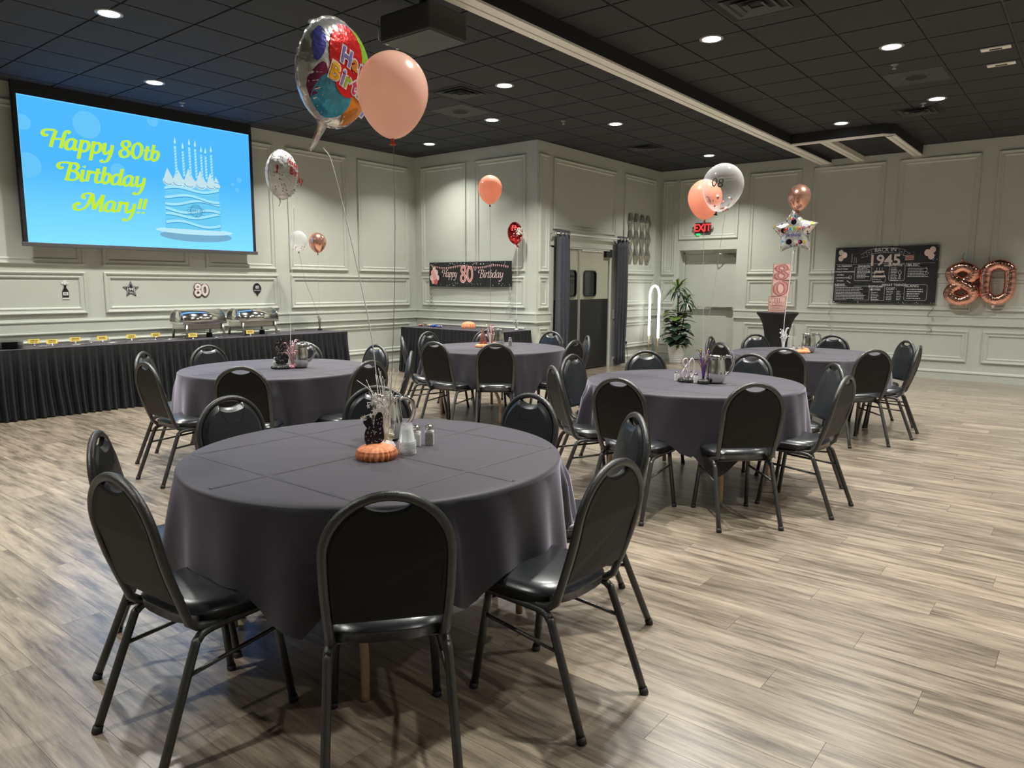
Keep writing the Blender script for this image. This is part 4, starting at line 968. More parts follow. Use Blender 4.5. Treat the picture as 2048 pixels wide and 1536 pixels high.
# ---- mirrored geometric wall art
t = thing('wall_art', 'grid of faceted mirror strips in four columns, right of the double doors', 'wall art'); frame_on(t, (12.0, YD-.012, 1.87), (1, 0, 0), (0, -1, 0))
M_MIR = noisy('antique_mirror', (.30, .30, .26), (.50, .50, .44), 6, .16, metal=.75)
for c_ in range(4):
    xo = .10+c_*.225
    for r_ in range(3):
        yo = r_*.31; h_ = .31; rnd = random.Random(c_*3+r_); kx = rnd.uniform(.2, .8); dz = .05
        P_ = [(xo-.055, yo, .0), (xo+.055, yo, .0), (xo+.095, yo+h_/2, .0), (xo+.055, yo+h_, .0), (xo-.055, yo+h_, .0), (xo-.095, yo+h_/2, .0)]
        A_ = (xo-.05, yo+h_*.5, dz); B_ = (xo+.05, yo+h_*(.3+.4*kx), dz*.9)
        g = MB(); g.add(P_+[A_, B_], [(0, 1, 7, 6), (1, 2, 7), (2, 3, 7), (3, 4, 6, 7), (4, 5, 6), (5, 0, 6)]); g.add(P_, [(5, 4, 3, 2, 1, 0)])
        g.build('mirror_facet', M_MIR, t)

# ---- curtains beside the double doors
M_CURT = noisy('slate_curtain', (.060, .063, .078), (.078, .082, .10), 30, .75, .05)
def curtain(x0, x1, label):
    t = thing('curtain', label, 'curtain', group='grey curtains at the double doors')
    rings = []; n = 70
    for j in range(13):
        f = j/12; z = 2.34-(2.34-.03)*f; ring = []
        for i in range(n+1):
            s = i/n; x = x0+(x1-x0)*s; ph = s*2*PI*3.5
            ring.append((x+.008*math.sin(ph*2+f*3), YD-.11+.035*math.sin(ph+.5*math.sin(f*4))*(.7+.3*f), z))
        rings.append(ring)
    back = [[(x, y+.006, z) for x, y, z in r][::-1] for r in rings]
    MB().loft([a+b for a, b in zip(rings, back)], True, (True, True), True).build('drape', M_CURT, t)
    for q in range(3): MB().lathe([(.022, -.003), (.030, 0), (.022, .003)], 14, Matrix.Translation((x0+(x1-x0)*(q+.5)/3, YD-.148, 2.29)) @ Matrix.Rotation(PI/2, 4, 'X')).build('grommet', M_STEEL, t)
curtain(9.62, 9.97, 'slate grey curtain hanging left of the double doors'); curtain(11.50, 11.86, 'slate grey curtain hanging right of the double doors')
t = thing('curtain_rod', 'steel curtain rod across the double doors', 'curtain rod')
MB().tube([(9.56, YD-.11, 2.29), (11.9, YD-.11, 2.29)], .011, 10).build('rod', M_TRACK, t)
for x in (9.56, 11.9): MB().ball((x, YD-.11, 2.29), .028).build('finial', M_CHROME, t); MB().tube([(x+(.03 if x < 10 else -.03), YD, 2.29), (x+(.03 if x < 10 else -.03), YD-.11, 2.29)], .009).build('bracket', M_CHROME, t)

# ---- arch light
t = thing('arch_lamp', 'tall glowing arch lamp on two thin gold legs, beside the potted plant', 'lamp')
A0, A1 = Vector((12.65, 6.75, 0)), Vector((12.45, 6.45, 0)); mid = (A0+A1)/2; hv = (A0-A1)/2; R_ = hv.length
arcp = [A0+Vector((0, 0, .50))]+[A0+Vector((0, 0, z)) for z in (.7, .95, 1.2, 1.28)]+[mid+hv*math.cos(PI*k/14)+Vector((0, 0, 1.28+R_*math.sin(PI*k/14))) for k in range(1, 14)]+[A1+Vector((0, 0, z)) for z in (1.28, 1.2, .95, .7, .48)]
MB().tube(arcp, .022, 10).build('light_tube', emis('arch_white', (1, .98, .94), 5.0), t)
M_GOLD = mat('gold_rod', (.62, .48, .24), .3, .8)
for A_, z in ((A0, .50), (A1, .48)): MB().tube([A_+Vector((0, 0, .01)), A_+Vector((0, 0, z))], .010, 8).build('leg', M_GOLD, t)
MB().box(-.20, .20, -.10, .10, 0, .012, Matrix.Translation(mid) @ Matrix.Rotation(math.atan2(hv.y, hv.x), 4, 'Z')).build('base_plate', M_GOLD, t)
t = thing('wall_socket', 'white socket with a black plug right of the double doors', 'socket'); frame_on(t, (12.02, YD, .42), (1, 0, 0), (0, -1, 0))
MB().box(-.035, .035, -.057, .057, 0, .006).build('cover_plate', M_WHITE, t, bevel=.002); MB().box(-.02, .02, -.05, .0, .006, .04).build('plug', M_RUB, t, bevel=.004)
o = MB().tube(crom([(12.02, YD-.04, .37), (12.02, YD-.06, .2), (12.06, YD-.07, .02), (12.3, 6.8, .008), (12.52, 6.62, .012)], 6), .004, 6).build('power_cord', M_RUB); tag(o, 'thin black power cord from the wall socket to the arch lamp', 'cord')

# ---- potted plant
t = thing('potted_plant', 'tall leafy plant in a white ribbed pot beside the exit door', 'plant', (12.78, 6.22, 0))
prof = [(.0005, 0), (.125, 0)]
for k in range(9): z = .01+k*.038; r = .128+.042*z/.35; prof += [(r, z), (r+.004, z+.008), (r+.004, z+.030), (r, z+.037)]
prof += [(.172, .352), (.160, .355), (.155, .33), (.0005, .33)]
MB().lathe(prof, 32, smooth=False).build('pot', M_WHITE, t)
MB().lathe([(.155, .325), (.08, .34), (.0005, .335)], 16).build('soil', mat('soil', (.03, .02, .015), .9), t)
M_LEAFD = noisy('dark_leaf', (.012, .035, .018), (.035, .075, .035), 8, .35, .05); M_LEAFL = noisy('light_leaf', (.06, .12, .02), (.14, .20, .05), 10, .4); M_STEM = mat('brown_stem', (.04, .03, .02), .8)
def leaf(base, d, L, W_, droop, m_, nm='leaf', n=7):
    d = Vector(d).normalized(); side = d.cross(Vector((0, 0, 1)))
    side = side.normalized() if side.length > .01 else Vector((1, 0, 0)); L_, R__, mdl = [], [], []
    for i in range(n+1):
        f = i/n; p = Vector(base)+d*L*f+Vector((0, 0, -droop*L*f*f)); wd = W_*math.sin(PI*min(1, (f*.92+.06)))**.8*.5
        L_.append(p+side*wd+Vector((0, 0, .15*wd))); R__.append(p-side*wd+Vector((0, 0, .15*wd))); mdl.append(p)
    g = MB(); N_ = n+1
    g.add(L_+mdl+R__, [(i, i+N_, i+N_+1, i+1) for i in range(n)]+[(i+N_, i+2*N_, i+2*N_+1, i+N_+1) for i in range(n)], True); return g.build(nm, m_, t)
rnd = random.Random(12)
MB().tube([(0, 0, .33), (.01, 0, .9), (0, .01, 1.40)], .014, 8).build('stem', M_STEM, t); MB().tube([(.0, -.03, .33), (.04, -.1, .8), (.02, -.16, 1.15)], .011, 8).build('stem', M_STEM, t)
for cx, cy, cz, nL, LL in ((0, .01, 1.40, 30, .36), (.02, -.16, 1.16, 24, .32)):
    for k in range(nL):
        a = k*2.4; el = .15+1.1*(k/nL); leaf((cx, cy, cz-.05+.1*k/nL), (math.cos(a), math.sin(a), el), LL*rnd.uniform(.8, 1.1), .045, .9 if el < .8 else .35, M_LEAFL if k > nL*.55 else M_LEAFD)
for k in range(46):
    a = k*2.4+rnd.uniform(-.3, .3); z = .36+.62*(k/46); r = rnd.uniform(.0, .06); leaf((r*math.cos(a), r*math.sin(a), z), (math.cos(a), math.sin(a), rnd.uniform(.1, .7)), rnd.uniform(.24, .36), rnd.uniform(.17, .27), .45, M_LEAFD if k < 38 else M_LEAFL)
for k in range(14):
    a = -PI/2+rnd.uniform(-1.2, .9); leaf((.11*math.cos(a), .11*math.sin(a), .36), (math.cos(a), math.sin(a), rnd.uniform(0, .5)), rnd.uniform(.10, .18), .045, .8, M_LEAFL)

# ================================================================== COCKTAIL TABLE AND NUMBER BOXES
M_SPAN = mat('black_spandex', (.008, .008, .009), .7)
t = thing('cocktail_table', 'tall round cocktail table under a tight black stretch cover', 'table', (11.2, 3.80, 0))
g = MB(); prof = [(.30, 1.075), (.305, 1.065), (.30, 1.045), (.255, .99), (.215, .90), (.185, .78), (.165, .62), (.165, .45), (.185, .28), (.23, .12), (.285, .02)]
rings = []
for r, z in prof[::-1]:
    sq = max(0, (.3-z)/.3); rings.append([(r*(1+.12*sq*abs(math.cos(2*a))**2)*math.cos(a), r*(1+.12*sq*abs(math.cos(2*a))**2)*math.sin(a), z) for a in [2*PI*k/40 for k in range(40)]])
g.loft(rings, True, (True, True), True); g.build('stretch_cover', M_SPAN, t)
MB().lathe([(.0005, 1.0755), (.296, 1.0755), (.302, 1.071)], 40, cap=(False, False)).build('top_cap', M_SPAN, t)
M_BOXP = noisy('pink_card_box', (.78, .48, .42), (.84, .54, .48), 5, .55); M_BOXE = mat('pink_print_dark', (.40, .12, .11), .5); M_BOXG = mat('box_side_cream', (.52, .44, .30), .5)
bx_dir = Vector((0-11.2, 0-3.8, 0)).normalized(); bU = Vector((-bx_dir.y, bx_dir.x, 0))
if bU.dot(rr) < 0: bU = -bU
def party_box(cz, off, rot, txt, label):
    t = thing('display_box', label, 'box', group='pink stacked birthday boxes')
    U_ = Matrix.Rotation(math.radians(rot), 3, 'Z') @ bU; N_ = U_.cross(Vector((0, 0, 1)))
    O_ = Vector((11.17, 3.79, cz))+bU*off; frame_on(t, O_, U_, N_)
    MB().box(-.122, .122, 0, .240, -.122, .122).build('box_body', M_BOXP, t)
    g = MB(); outline_mb(g, [(-.118, .004), (.118, .004), (.118, .236), (-.118, .236)], .004, 0, .1235); g.build('edge_print', M_BOXE, t)
    for s_ in (-1, 1): MB().box(s_*.1225-.0012, s_*.1225+.0012, .0, .240, -.122, .122).build('side_face', M_BOXG, t)
    g = MB(); g2 = MB()
    if txt:
        script_mb(g, txt, -.090, .022, .118, .1235, .40, .20, 0, 1.45); g.build('numeral_print', M_BOXE, t)
        script_mb(g2, txt, -.090, .022, .118, .1240, .22, .10, 0, 1.45); g2.build('numeral_print', mat('pink_print_mid', (.62, .30, .28), .5), t)
    else:
        outline_mb(g, [(-.085, .03), (.085, .03), (.085, .10), (-.085, .10)], .006, 0, .1235); outline_mb(g, [(-.062, .10), (.062, .10), (.062, .155), (-.062, .155)], .006, 0, .1235)
        for x in (-.03, 0, .03): g.prism([(x-.004, .16), (x+.004, .16), (x+.004, .19), (x-.004, .19)], .123, .1238); g.prism(circle(x, .203, .006, 8, .010), .123, .1238)
        text_mb(g, 'BIRTHDAY', .026, 0, .065, .1236, 0); text_mb(g, 'Happy', .026, 0, .128, .1236, 0); g.build('cake_print', M_BOXE, t)
    g = MB()
    for q in range(7): rnd = random.Random(q+int(cz*9)); g.prism(star((-1 if q % 2 else 1)*rnd.uniform(.09, .108), rnd.uniform(.03, .21), .008), .123, .1238)
    g.build('star_print', M_BOXE, t)
party_box(1.0765, -.015, 0, '', 'pink box printed with a cake, lowest of the stack on the cocktail table')
party_box(1.3175, .02, 4, '0', 'pink box printed with the numeral 0, middle of the stack')
party_box(1.5585, .035, -3, '8', 'pink box printed with the numeral 8, topmost of the stack')

# ================================================================== BALLOONS
def latex_profile(R_, n=22, stretch=1.22):
    out = []
    for k in range(n+1):
        a = PI*k/n; z = -math.cos(a); r = math.sin(a)
        if z < 0: zz = z*stretch*1.06; r = r*(1-.16*(-z)**1.5)
        else: zz = z*stretch*.88
        out.append((max(.0006, r*R_), zz*R_))
    return out
def string(label, pts, r=.0018, m_=None, name='balloon_string'):
    o = MB().tube([tuple(p) for p in crom(pts, 8)], r, 6).build(name, m_ or M_WHITE); tag(o, label, 'string', 'balloon strings'); return o
M_STRD = mat('grey_string', (.35, .35, .33), .5)
def latex(c, R_, m_, label, tilt=(0, 0), knot=None, name='balloon', mm=None):
    t = thing(name, label, 'balloon', c, group='floating party balloons'); t.rotation_euler = (tilt[0], tilt[1], 0)
    MB().lathe(latex_profile(R_), 36).build('skin', m_, t)
    b = -R_*1.293
    MB().lathe([(.004, b+.004), (.0065, b-.004), (.005, b-.010), (.014, b-.022), (.012, b-.024), (.0005, b-.016)], 12, cap=(False, False)).build('knot', knot or m_, t)
    return t
B_PINK = latex((2.024, 2.233, 2.22), .139, M_PINK, 'big pearly pink balloon high above the nearest table', (0, .03), mat('coral_knot', (.75, .10, .05), .4))
latex((6.204, 5.304, 2.515), .132, M_SKIN, 'peach balloon above the table before the birthday banner', knot=mat('brown_knot', (.2, .05, .03), .5))
latex((5.10, 2.30, 2.105), .122, M_SKIN, 'coral balloon behind the clear balloon, above the EXIT sign', (.0, -.05), M_BOXE)
latex((7.837, 2.50, 2.385), .114, M_ROSE, 'small copper balloon directly above the star balloon', (0, .05), M_BOXE)
latex((6.635, 9.00, 2.08), .126, M_ROSE, 'small copper balloon above the right end of the buffet', (0, 0), M_BOXE)
# clear balloons with confetti
def clear_balloon(c, R_, label, tilt, txt=None, n=26, seed=1):
    t = latex(c, R_, M_CLEAR, label, tilt, M_CARD); rnd = random.Random(seed)
    g = MB(); pr = latex_profile(R_)
    for q in range(n):
        z = rnd.uniform(.60, 1.20); a = rnd.uniform(0, 2*PI); rr_ = R_*math.sqrt(max(0, 1-min(.98, z/1.29)**2))*.86
        M_ = Matrix.Translation((rr_*math.cos(a), rr_*math.sin(a), -z*R_)) @ Matrix.Rotation(rnd.uniform(0, 3), 4, 'X') @ Matrix.Rotation(rnd.uniform(0, 3), 4, 'Y')
        g.prism(circle(0, 0, .0085, 8), -.0003, .0003, M_)
    o = g.build('confetti', mat('rose_confetti', (.45, .16, .12), .3, .6), t); o['kind'] = 'stuff'
    if txt:
        d = Vector((-c[0], -c[1], CH-c[2])).normalized(); az = math.atan2(d.y, d.x)-.25
        def onb(p):
            a = az-p.x/R_*-1; z = p.y; r = R_*1.004*math.sqrt(max(0, 1-(z/(R_*1.2))**2)); return (r*math.cos(a), r*math.sin(a), z)
        g = MB(); text_mb(g, txt, .085, 0, -.01, 0, 0, func=onb); g.build('lettering', M_CARD, t)
    return t
clear_balloon((4.99, 2.12, 2.165), .142, 'clear balloon with confetti and 80 lettering near the exit', (.18, .10), '08')
clear_balloon((6.42, 9.16, 2.10), .125, 'clear balloon left of the small copper balloon over the buffet', (0, 0), None, 14, 5)
# foil balloons
def face_frame(c, yaw_deg, tilt_deg=0, roll=0):
    d = Vector((-c[0], -c[1], 0)).normalized(); n = Matrix.Rotation(math.radians(yaw_deg), 3, 'Z') @ d
    U_ = n.cross(Vector((0, 0, 1))).normalized()*-1
    if U_.dot(rr) < 0: U_ = -U_
    V_ = n.cross(U_)
    if V_.z < 0: U_, V_ = -U_, -V_
    M_ = Matrix(((U_.x, V_.x, n.x), (U_.y, V_.y, n.y), (U_.z, V_.z, n.z)))
    M_ = M_ @ Matrix.Rotation(math.radians(roll), 3, 'Z') @ Matrix.Rotation(math.radians(tilt_deg), 3, 'X')
    return Matrix.Translation(c) @ M_.to_4x4()
def pillow(rad, R_, D_, na=72, nr=12, wr=.045, nw=22, seed=0):
    """foil pillow; rad(a)->0..1 outline; returns MB and height function"""
    g = MB(); 
    def hgt(x, y):
        a = math.atan2(y, x); q = min(1, math.hypot(x, y)/(rad(a)*R_)); return D_*(1-q**2.6)**.55*(1+.0*a)
    for sgn in (1, -1):
        rings = []
        for i in range(nr+1):
            q = (i/nr)**.8; ring = []
            for k in range(na):
                a = 2*PI*k/na; r = rad(a)*R_*q; w_ = 1+wr*math.sin(nw*a+seed)*q**5*(1-q)*6
                z = D_*(max(0, 1-q**2.6))**.55*w_
                ring.append((r*math.cos(a), r*math.sin(a), sgn*z))
            rings.append(ring if sgn > 0 else ring)
        if sgn < 0: rings = rings[::-1]
        g.loft(rings, True, (False, False), True)
    # flat seam around the rim
    rr1 = [((rad(a)*R_*(1.0))*math.cos(a), rad(a)*R_*math.sin(a), 0) for a in [2*PI*k/na for k in range(na)]]
    rr2 = [((rad(a)*R_*1.035)*math.cos(a), rad(a)*R_*1.035*math.sin(a), .003*math.sin(k*2.1)) for k, a in enumerate([2*PI*k/na for k in range(na)])]
    g.loft([rr1, rr2], True, (False, False), False)
    return g, hgt
rnd0 = lambda a: 1.0
# big foil balloon with balloons printed on it
c = (1.95, 2.50, 2.315); M_ = face_frame(c, 52, 8, -14)
t = thing('foil_balloon', 'big round foil balloon with colourful Happy Birthday lettering', 'balloon', group='foil party balloons'); t.matrix_world = M_
g, hf = pillow(rnd0, .205, .085, nw=34, wr=.10); g.build('foil_skin', M_FOILS, t)
def printed(poly, m_, dz, nm, t, hf):
    """a patch printed on the foil: polygon filled by a small grid following the bulge"""
    P = [Vector((a, b)) for a, b in poly]; cx = sum(p.x for p in P)/len(P); cy = sum(p.y for p in P)/len(P); n = len(P); rings = []
    for q in (.001, .25, .5, .75, 1):
        rings.append([(cx+(p.x-cx)*q, cy+(p.y-cy)*q, 0) for p in P])
    g = MB(); g.loft([[(x, y, hf(x, y)+dz) for x, y, z in r] for r in rings], True, (False, False), True); g.build(nm, m_, t)
PM = {k: foilmat('foil_'+k, v, .28, 30, .3, .55) for k, v in dict(red=(.62, .02, .02), green=(.30, .60, .03), blue=(.05, .33, .50), orange=(.80, .27, .02), purple=(.20, .03, .10), indigo=(.10, .10, .42), yellow=(.75, .50, .02), white=(.8, .8, .8), pink=(.75, .06, .20), violet=(.28, .22, .60)).items()}
for poly, k, dz in ((circle(.05, .135, .085, 20, .055), 'green', .0012), (circle(.125, .07, .055, 20, .09), 'green', .0014), (circle(-.04, .06, .092, 24, .115), 'red', .0032), (circle(-.01, -.035, .07, 20, .06), 'red', .0040),
                    (circle(-.045, -.11, .09, 24, .085), 'blue', .0024), (circle(.095, -.10, .07, 20, .09), 'orange', .0020), (circle(-.165, .04, .022, 14, .07), 'indigo', .0012), (circle(-.135, -.10, .03, 14, .08), 'purple', .0014)):
    poly = [(x, y) if math.hypot(x, y) < .198 else (x*.198/math.hypot(x, y), y*.198/math.hypot(x, y)) for x, y in poly]
    printed(poly, PM[k], dz, 'balloon_print', t, hf)
def foil_text(t, hf, word, cols, x, y, size, dz=.0055, adv=None, edge=True):
    for ch, k in zip(word, cols):
        if edge:
            g = MB(); text_mb(g, ch, size, x, y, 0, 0, offset=.008*size/.08, func=lambda p: (p.x, p.y, hf(p.x, p.y)+dz)); g.build('letter_edge', PM['white'], t)
        g = MB(); text_mb(g, ch, size, x, y, 0, 0, offset=.002, func=lambda p: (p.x, p.y, hf(p.x, p.y)+dz+.0012)); g.build('letter', PM[k], t)
        x += (adv or size*.62)*(.6 if ch in 'i1!' else 1)
foil_text(t, hf, 'Happy', ('violet', 'orange', 'red', 'yellow', 'green'), -.045, .045, .085)
foil_text(t, hf, 'Birthday', ('yellow', 'violet', 'green', 'pink', 'blue', 'red', 'orange', 'violet'), -.085, -.035, .085, adv=.046)
g = MB(); pr = crom([(0.0, -.20, 0), (-.005, -.245, .003), (-.02, -.29, .006), (-.03, -.335, .002)], 4)
g.loft([[(p.x+s*w_, p.y, p.z+.002*e) for s, e in ((-1, 1), (1, 1), (1, -1), (-1, -1))] for p, w_ in zip(pr, [.035, .03, .026, .023, .020, .018, .017, .016, .016, .015, .014, .012, .006])], True, (True, True), True); g.build('filler_tail', M_FOILS, t)
# white foil balloon over the left table
c = (3.60, 5.33, 2.36); t = thing('foil_balloon', 'white foil balloon with red lettering, just right of the projection screen', 'balloon', group='foil party balloons'); t.matrix_world = face_frame(c, 58, 4, -8)
g, hf = pillow(rnd0, .195, .085, nw=30, wr=.10, seed=2); g.build('foil_skin', foilmat('white_foil', (.80, .80, .78), .35, 22, .5, .5), t)
foil_text(t, hf, 'Birthday', ('red',)*8, -.005, .03, .085, edge=False, adv=.045); foil_text(t, hf, 'Happy', ('red',)*5, -.03, .10, .06, edge=False); foil_text(t, hf, '!', ('red',), -.16, .0, .09, edge=False)
g = MB(); rnd = random.Random(7)
for q in range(60):
    a = rnd.uniform(0, 2*PI); r = rnd.uniform(.11, .185); x, y = r*math.cos(a), r*math.sin(a); g.prism([(p, q_) for p, q_ in circle(x, y, .0045, 6)], hf(x, y)+.002, hf(x, y)+.004)
g.build('dot_print', M_CARD, t)
MB().tube(crom([(0, -.195, 0), (.01, -.22, 0), (-.03, -.27, .02)], 4), [.012, .012, .011, .010, .008, .006, .005, .004, .004][:9], 6, flat=.3).build('filler_tail', M_FOILS, t)
# star foil balloon
c = (7.842, 2.53, 2.03); t = thing('star_balloon', 'silver star shaped foil balloon with rainbow HAPPY Birthday lettering', 'balloon', group='foil party balloons'); t.matrix_world = face_frame(c, -8, 3, 3)
def srad(a):
    k = (math.degrees(a)-90) % 72; k = min(k, 72-k); f = k/36.0
    r_out, r_in = 1.0, .60
    x = math.cos(math.radians(k)); 
    # straight edges of a star
    ax, ay = r_out, 0; bx_, by_ = r_in*math.cos(math.radians(36)), r_in*math.sin(math.radians(36)); cs, sn = math.cos(math.radians(k)), math.sin(math.radians(k))
    den = (bx_-ax)*sn-(by_-ay)*cs
    tt = (ay*cs-ax*sn)/den if abs(den) > 1e-9 else 0; return math.hypot(ax+(bx_-ax)*tt, ay+(by_-ay)*tt)
g, hf = pillow(srad, .235, .055, na=100, nw=40, wr=.06, seed=1); g.build('foil_skin', M_FOILS, t)
foil_text(t, hf, 'HAPPY', ('red', 'blue', 'green', 'orange', 'pink'), -.075, .025, .060, adv=.040)
g = MB(); script_mb(g, 'Birthday', -.085, -.045, .020, 0, .26, .10, .3, 1.0, func=lambda p: (p.x, p.y, hf(p.x, p.y)+.006)); g.build('script_lettering', PM['indigo'], t)
rnd = random.Random(3)
for q in range(22):
    a = rnd.uniform(0, 2*PI); r = rnd.uniform(.08, .16)*srad(a)/.7; x, y = r*math.cos(a), r*math.sin(a)
    if abs(y) < .06 and abs(x) < .12: continue
    printed(circle(x, y, rnd.uniform(.007, .014), 9), PM[rnd.choice(['yellow', 'indigo', 'purple', 'pink', 'blue'])], .003, 'confetti_print', t, hf)
for x, y, r in ((.0, .10, .028), (-.10, .02, .03), (-.05, -.10, .03), (.06, -.11, .022)): printed(circle(x, y, r, 14), mat('foil_black', (.01, .01, .012), .2, .3), .002, 'dark_print', t, hf)
MB().tube([(0, -.145, 0), (.004, -.17, .004), (0, -.20, 0)], [.010, .014, .006], 6, flat=.4).build('filler_tail', M_FOILS, t)
# red foil balloon by the wall
c = (8.93, 7.12, 2.26); t = thing('foil_balloon', 'small red confetti-dotted balloon hovering by the right end of the banner', 'balloon', group='foil party balloons'); t.matrix_world = face_frame(c, 38, 0, 8)
g, hf = pillow(lambda a: 1.12 if False else 1+.22*abs(math.sin(a))**2, .135, .085, nw=24, wr=.05); g.build('foil_skin', M_FOILRED, t)
g = MB(); rnd = random.Random(8)
for q in range(90):
    a = rnd.uniform(0, 2*PI); r = rnd.uniform(.0, .145); x, y = r*math.cos(a)*.85, r*math.sin(a); z = hf(x, y)
    g.prism(circle(x, y, rnd.uniform(.003, .007), 6), z+.001, z+.003)
g.build('dot_print', M_CARDW, t)
g = MB(); script_mb(g, '80', -.03, -.02, .06, 0, .22, .09, .1, 1, func=lambda p: (p.x, p.y, hf(p.x, p.y)+.006)); g.build('lettering', M_TRACK, t)
MB().tube([(0, -.165, 0), (.02, -.20, 0), (.045, -.225, 0)], [.02, .014, .004], 6, flat=.3).build('filler_tail', M_FOILRED, t)
# strings
z7 = TZ+.01
string('pale string from the big foil balloon down to the nearest table', [(1.90, 2.52, 2.02), (1.93, 2.50, 1.95), (1.98, 2.44, 1.6), (2.03, 2.40, 1.25), (2.05, 2.38, .95), (2.06, 2.36, z7+.12)], .0022)
string('thin dark string hanging straight below the big pink balloon', [(2.024, 2.233, 2.02), (2.03, 2.24, 1.7), (2.04, 2.27, 1.3), (2.05, 2.32, z7+.1)], .0014, M_STRD)
string('pale string from the white foil balloon to the left table', [(3.66, 5.27, 2.11), (3.64, 5.25, 1.9), (3.56, 5.22, 1.3), (3.53, 5.20, z7+.12)], .002)
string('thin string from the peach balloon to the table before the banner', [(6.204, 5.304, 2.34), (6.22, 5.31, 1.6), (6.26, 5.34, z7+.12)], .0018, M_STRD)
string('thin string from the coral balloon past the EXIT sign', [(5.10, 2.30, 1.945), (5.06, 2.27, 1.5), (4.99, 2.22, 1.1), (4.94, 2.20, z7+.1)], .0014, M_STRD)
string('thin string from the clear confetti balloon to the table right of centre', [(5.0, 2.10, 1.98), (5.02, 2.15, 1.6), (4.97, 2.18, 1.2), (4.93, 2.19, z7+.12)], .0012, M_STRD)
string('white string from the star balloon to the white tassel weight', [(7.842, 2.53, 1.83), (7.83, 2.55, 1.5), (7.83, 2.58, 1.1), (7.84, 2.58, z7+.05)], .0032)
string('thin string from the copper balloon down to the buffet weight', [(6.635, 9.0, 1.92), (6.70, 9.1, 1.5), (6.84, 9.28, 1.1), (6.90, 9.36, .80)], .0020, M_WHITE)
string('thin string from the clear balloon down to the buffet weight', [(6.42, 9.16, 1.94), (6.55, 9.2, 1.5), (6.80, 9.32, 1.1), (6.90, 9.37, .80)], .0020, M_STRD)
string('white string below the small red balloon', [(8.95, 7.09, 2.04), (8.93, 7.08, 1.5), (8.90, 7.06, 1.1), (8.88, 7.05, .80)], .0020)

# ================================================================== CENTREPIECES
def pitcher(x, y, z, rz, label):
    t = thing('pitcher', label, 'pitcher', (x, y, z), rz, 'steel water pitchers')
    g = MB(); prof = [(.0005, .0), (.048, .0), (.062, .012), (.070, .045), (.072, .08), (.066, .125), (.060, .165), (.060, .185), (.063, .197), (.060, .198), (.057, .184), (.056, .16), (.060, .10), (.055, .02), (.0005, .012)]
    rings = []
    for i, (r, zz) in enumerate(prof):
        ring = []
        for k in range(36):
            a = 2*PI*k/36; sp = max(0, math.cos(a-PI))**6 if zz > .15 else 0
            rr_ = r*(1+.30*sp*(zz-.15)/.05 if zz > .15 else 1); ring.append((rr_*math.cos(a), rr_*math.sin(a), zz+.010*sp))
        rings.append(ring)
    g.loft(rings, True, (True, True), True); g.build('body', M_CHROME, t)
    MB().tube(crom([(.058, 0, .185), (.085, 0, .195), (.115, 0, .18), (.125, 0, .14), (.112, 0, .095), (.085, 0, .065), (.068, 0, .055)], 5), .0075, 8, flat=1.3).build('handle', M_CHROME, t)
    return t
def view_rz(x, y): return math.atan2(rr.y, rr.x)
VR = view_rz(0, 0)
pitcher(2.17, 2.47, TZ+.008, VR-.05, 'steel pitcher behind the white branches on the nearest table')
pitcher(3.62, 5.20, TZ+.008, VR, 'steel pitcher on the left table by the buffet')
pitcher(6.34, 5.30, TZ+.008, VR+PI-.3, 'steel pitcher on the table before the banner, handle to the left')
pitcher(4.99, 2.115, TZ+.008, VR, 'steel pitcher on the table right of centre')
pitcher(7.98, 2.36, TZ+.008, VR, 'steel pitcher on the furthest right table')
def honeycomb(x, y, z, r, h, label, m_, nfold=22, name='honeycomb_base'):
    t = thing(name, label, 'decoration', (x, y, z), 0, 'tissue honeycomb centrepiece bases')
    g = MB(); rings = []; nk = nfold*4
    for i in range(9):
        f = i/8; zz = h*f
        ring = []
        for k in range(nk):
            a = 2*PI*k/nk; fold = (1, 0, -1, 0)[k % 4]*.07*(1-.55*f); rad = r*(.80+.2*math.sin(PI*min(1, f*1.0+.22))) if f < .55 else r*math.sqrt(max(.02, 1-((f-.40)/.62)**2))
            rad *= 1+fold; ring.append((rad*math.cos(a), rad*math.sin(a), zz))
        rings.append(ring)
    g.loft(rings, True, (True, True), False); g.build('tissue', m_, t); return t
M_ORT = noisy('orange_tissue', (.62, .20, .08), (.80, .32, .15), 40, .7); M_BLT = noisy('black_tissue', (.008, .008, .009), (.03, .03, .03), 60, .35)
M_DOT = mat('cream_dot', (.75, .68, .60), .5)
honeycomb(1.905, 2.235, TZ+.0075, .082, .058, 'orange tissue honeycomb base on the nearest table', M_ORT)
honeycomb(3.49, 5.27, TZ+.0075, .085, .035, 'black tissue base on the left table', M_BLT); honeycomb(4.93, 2.30, TZ+.0075, .072, .035, 'black tissue base under the white 80 on the table right of centre', M_BLT)
honeycomb(4.90, 2.165, TZ+.0075, .042, .035, 'small black weight beside the steel pitcher right of centre', M_BLT, name='balloon_weight')
honeycomb(6.17, 5.38, TZ+.0075, .085, .040, 'orange tissue base on the table before the banner', M_ORT); honeycomb(7.89, 2.40, TZ+.0075, .080, .035, 'orange tissue base on the furthest right table', M_ORT)
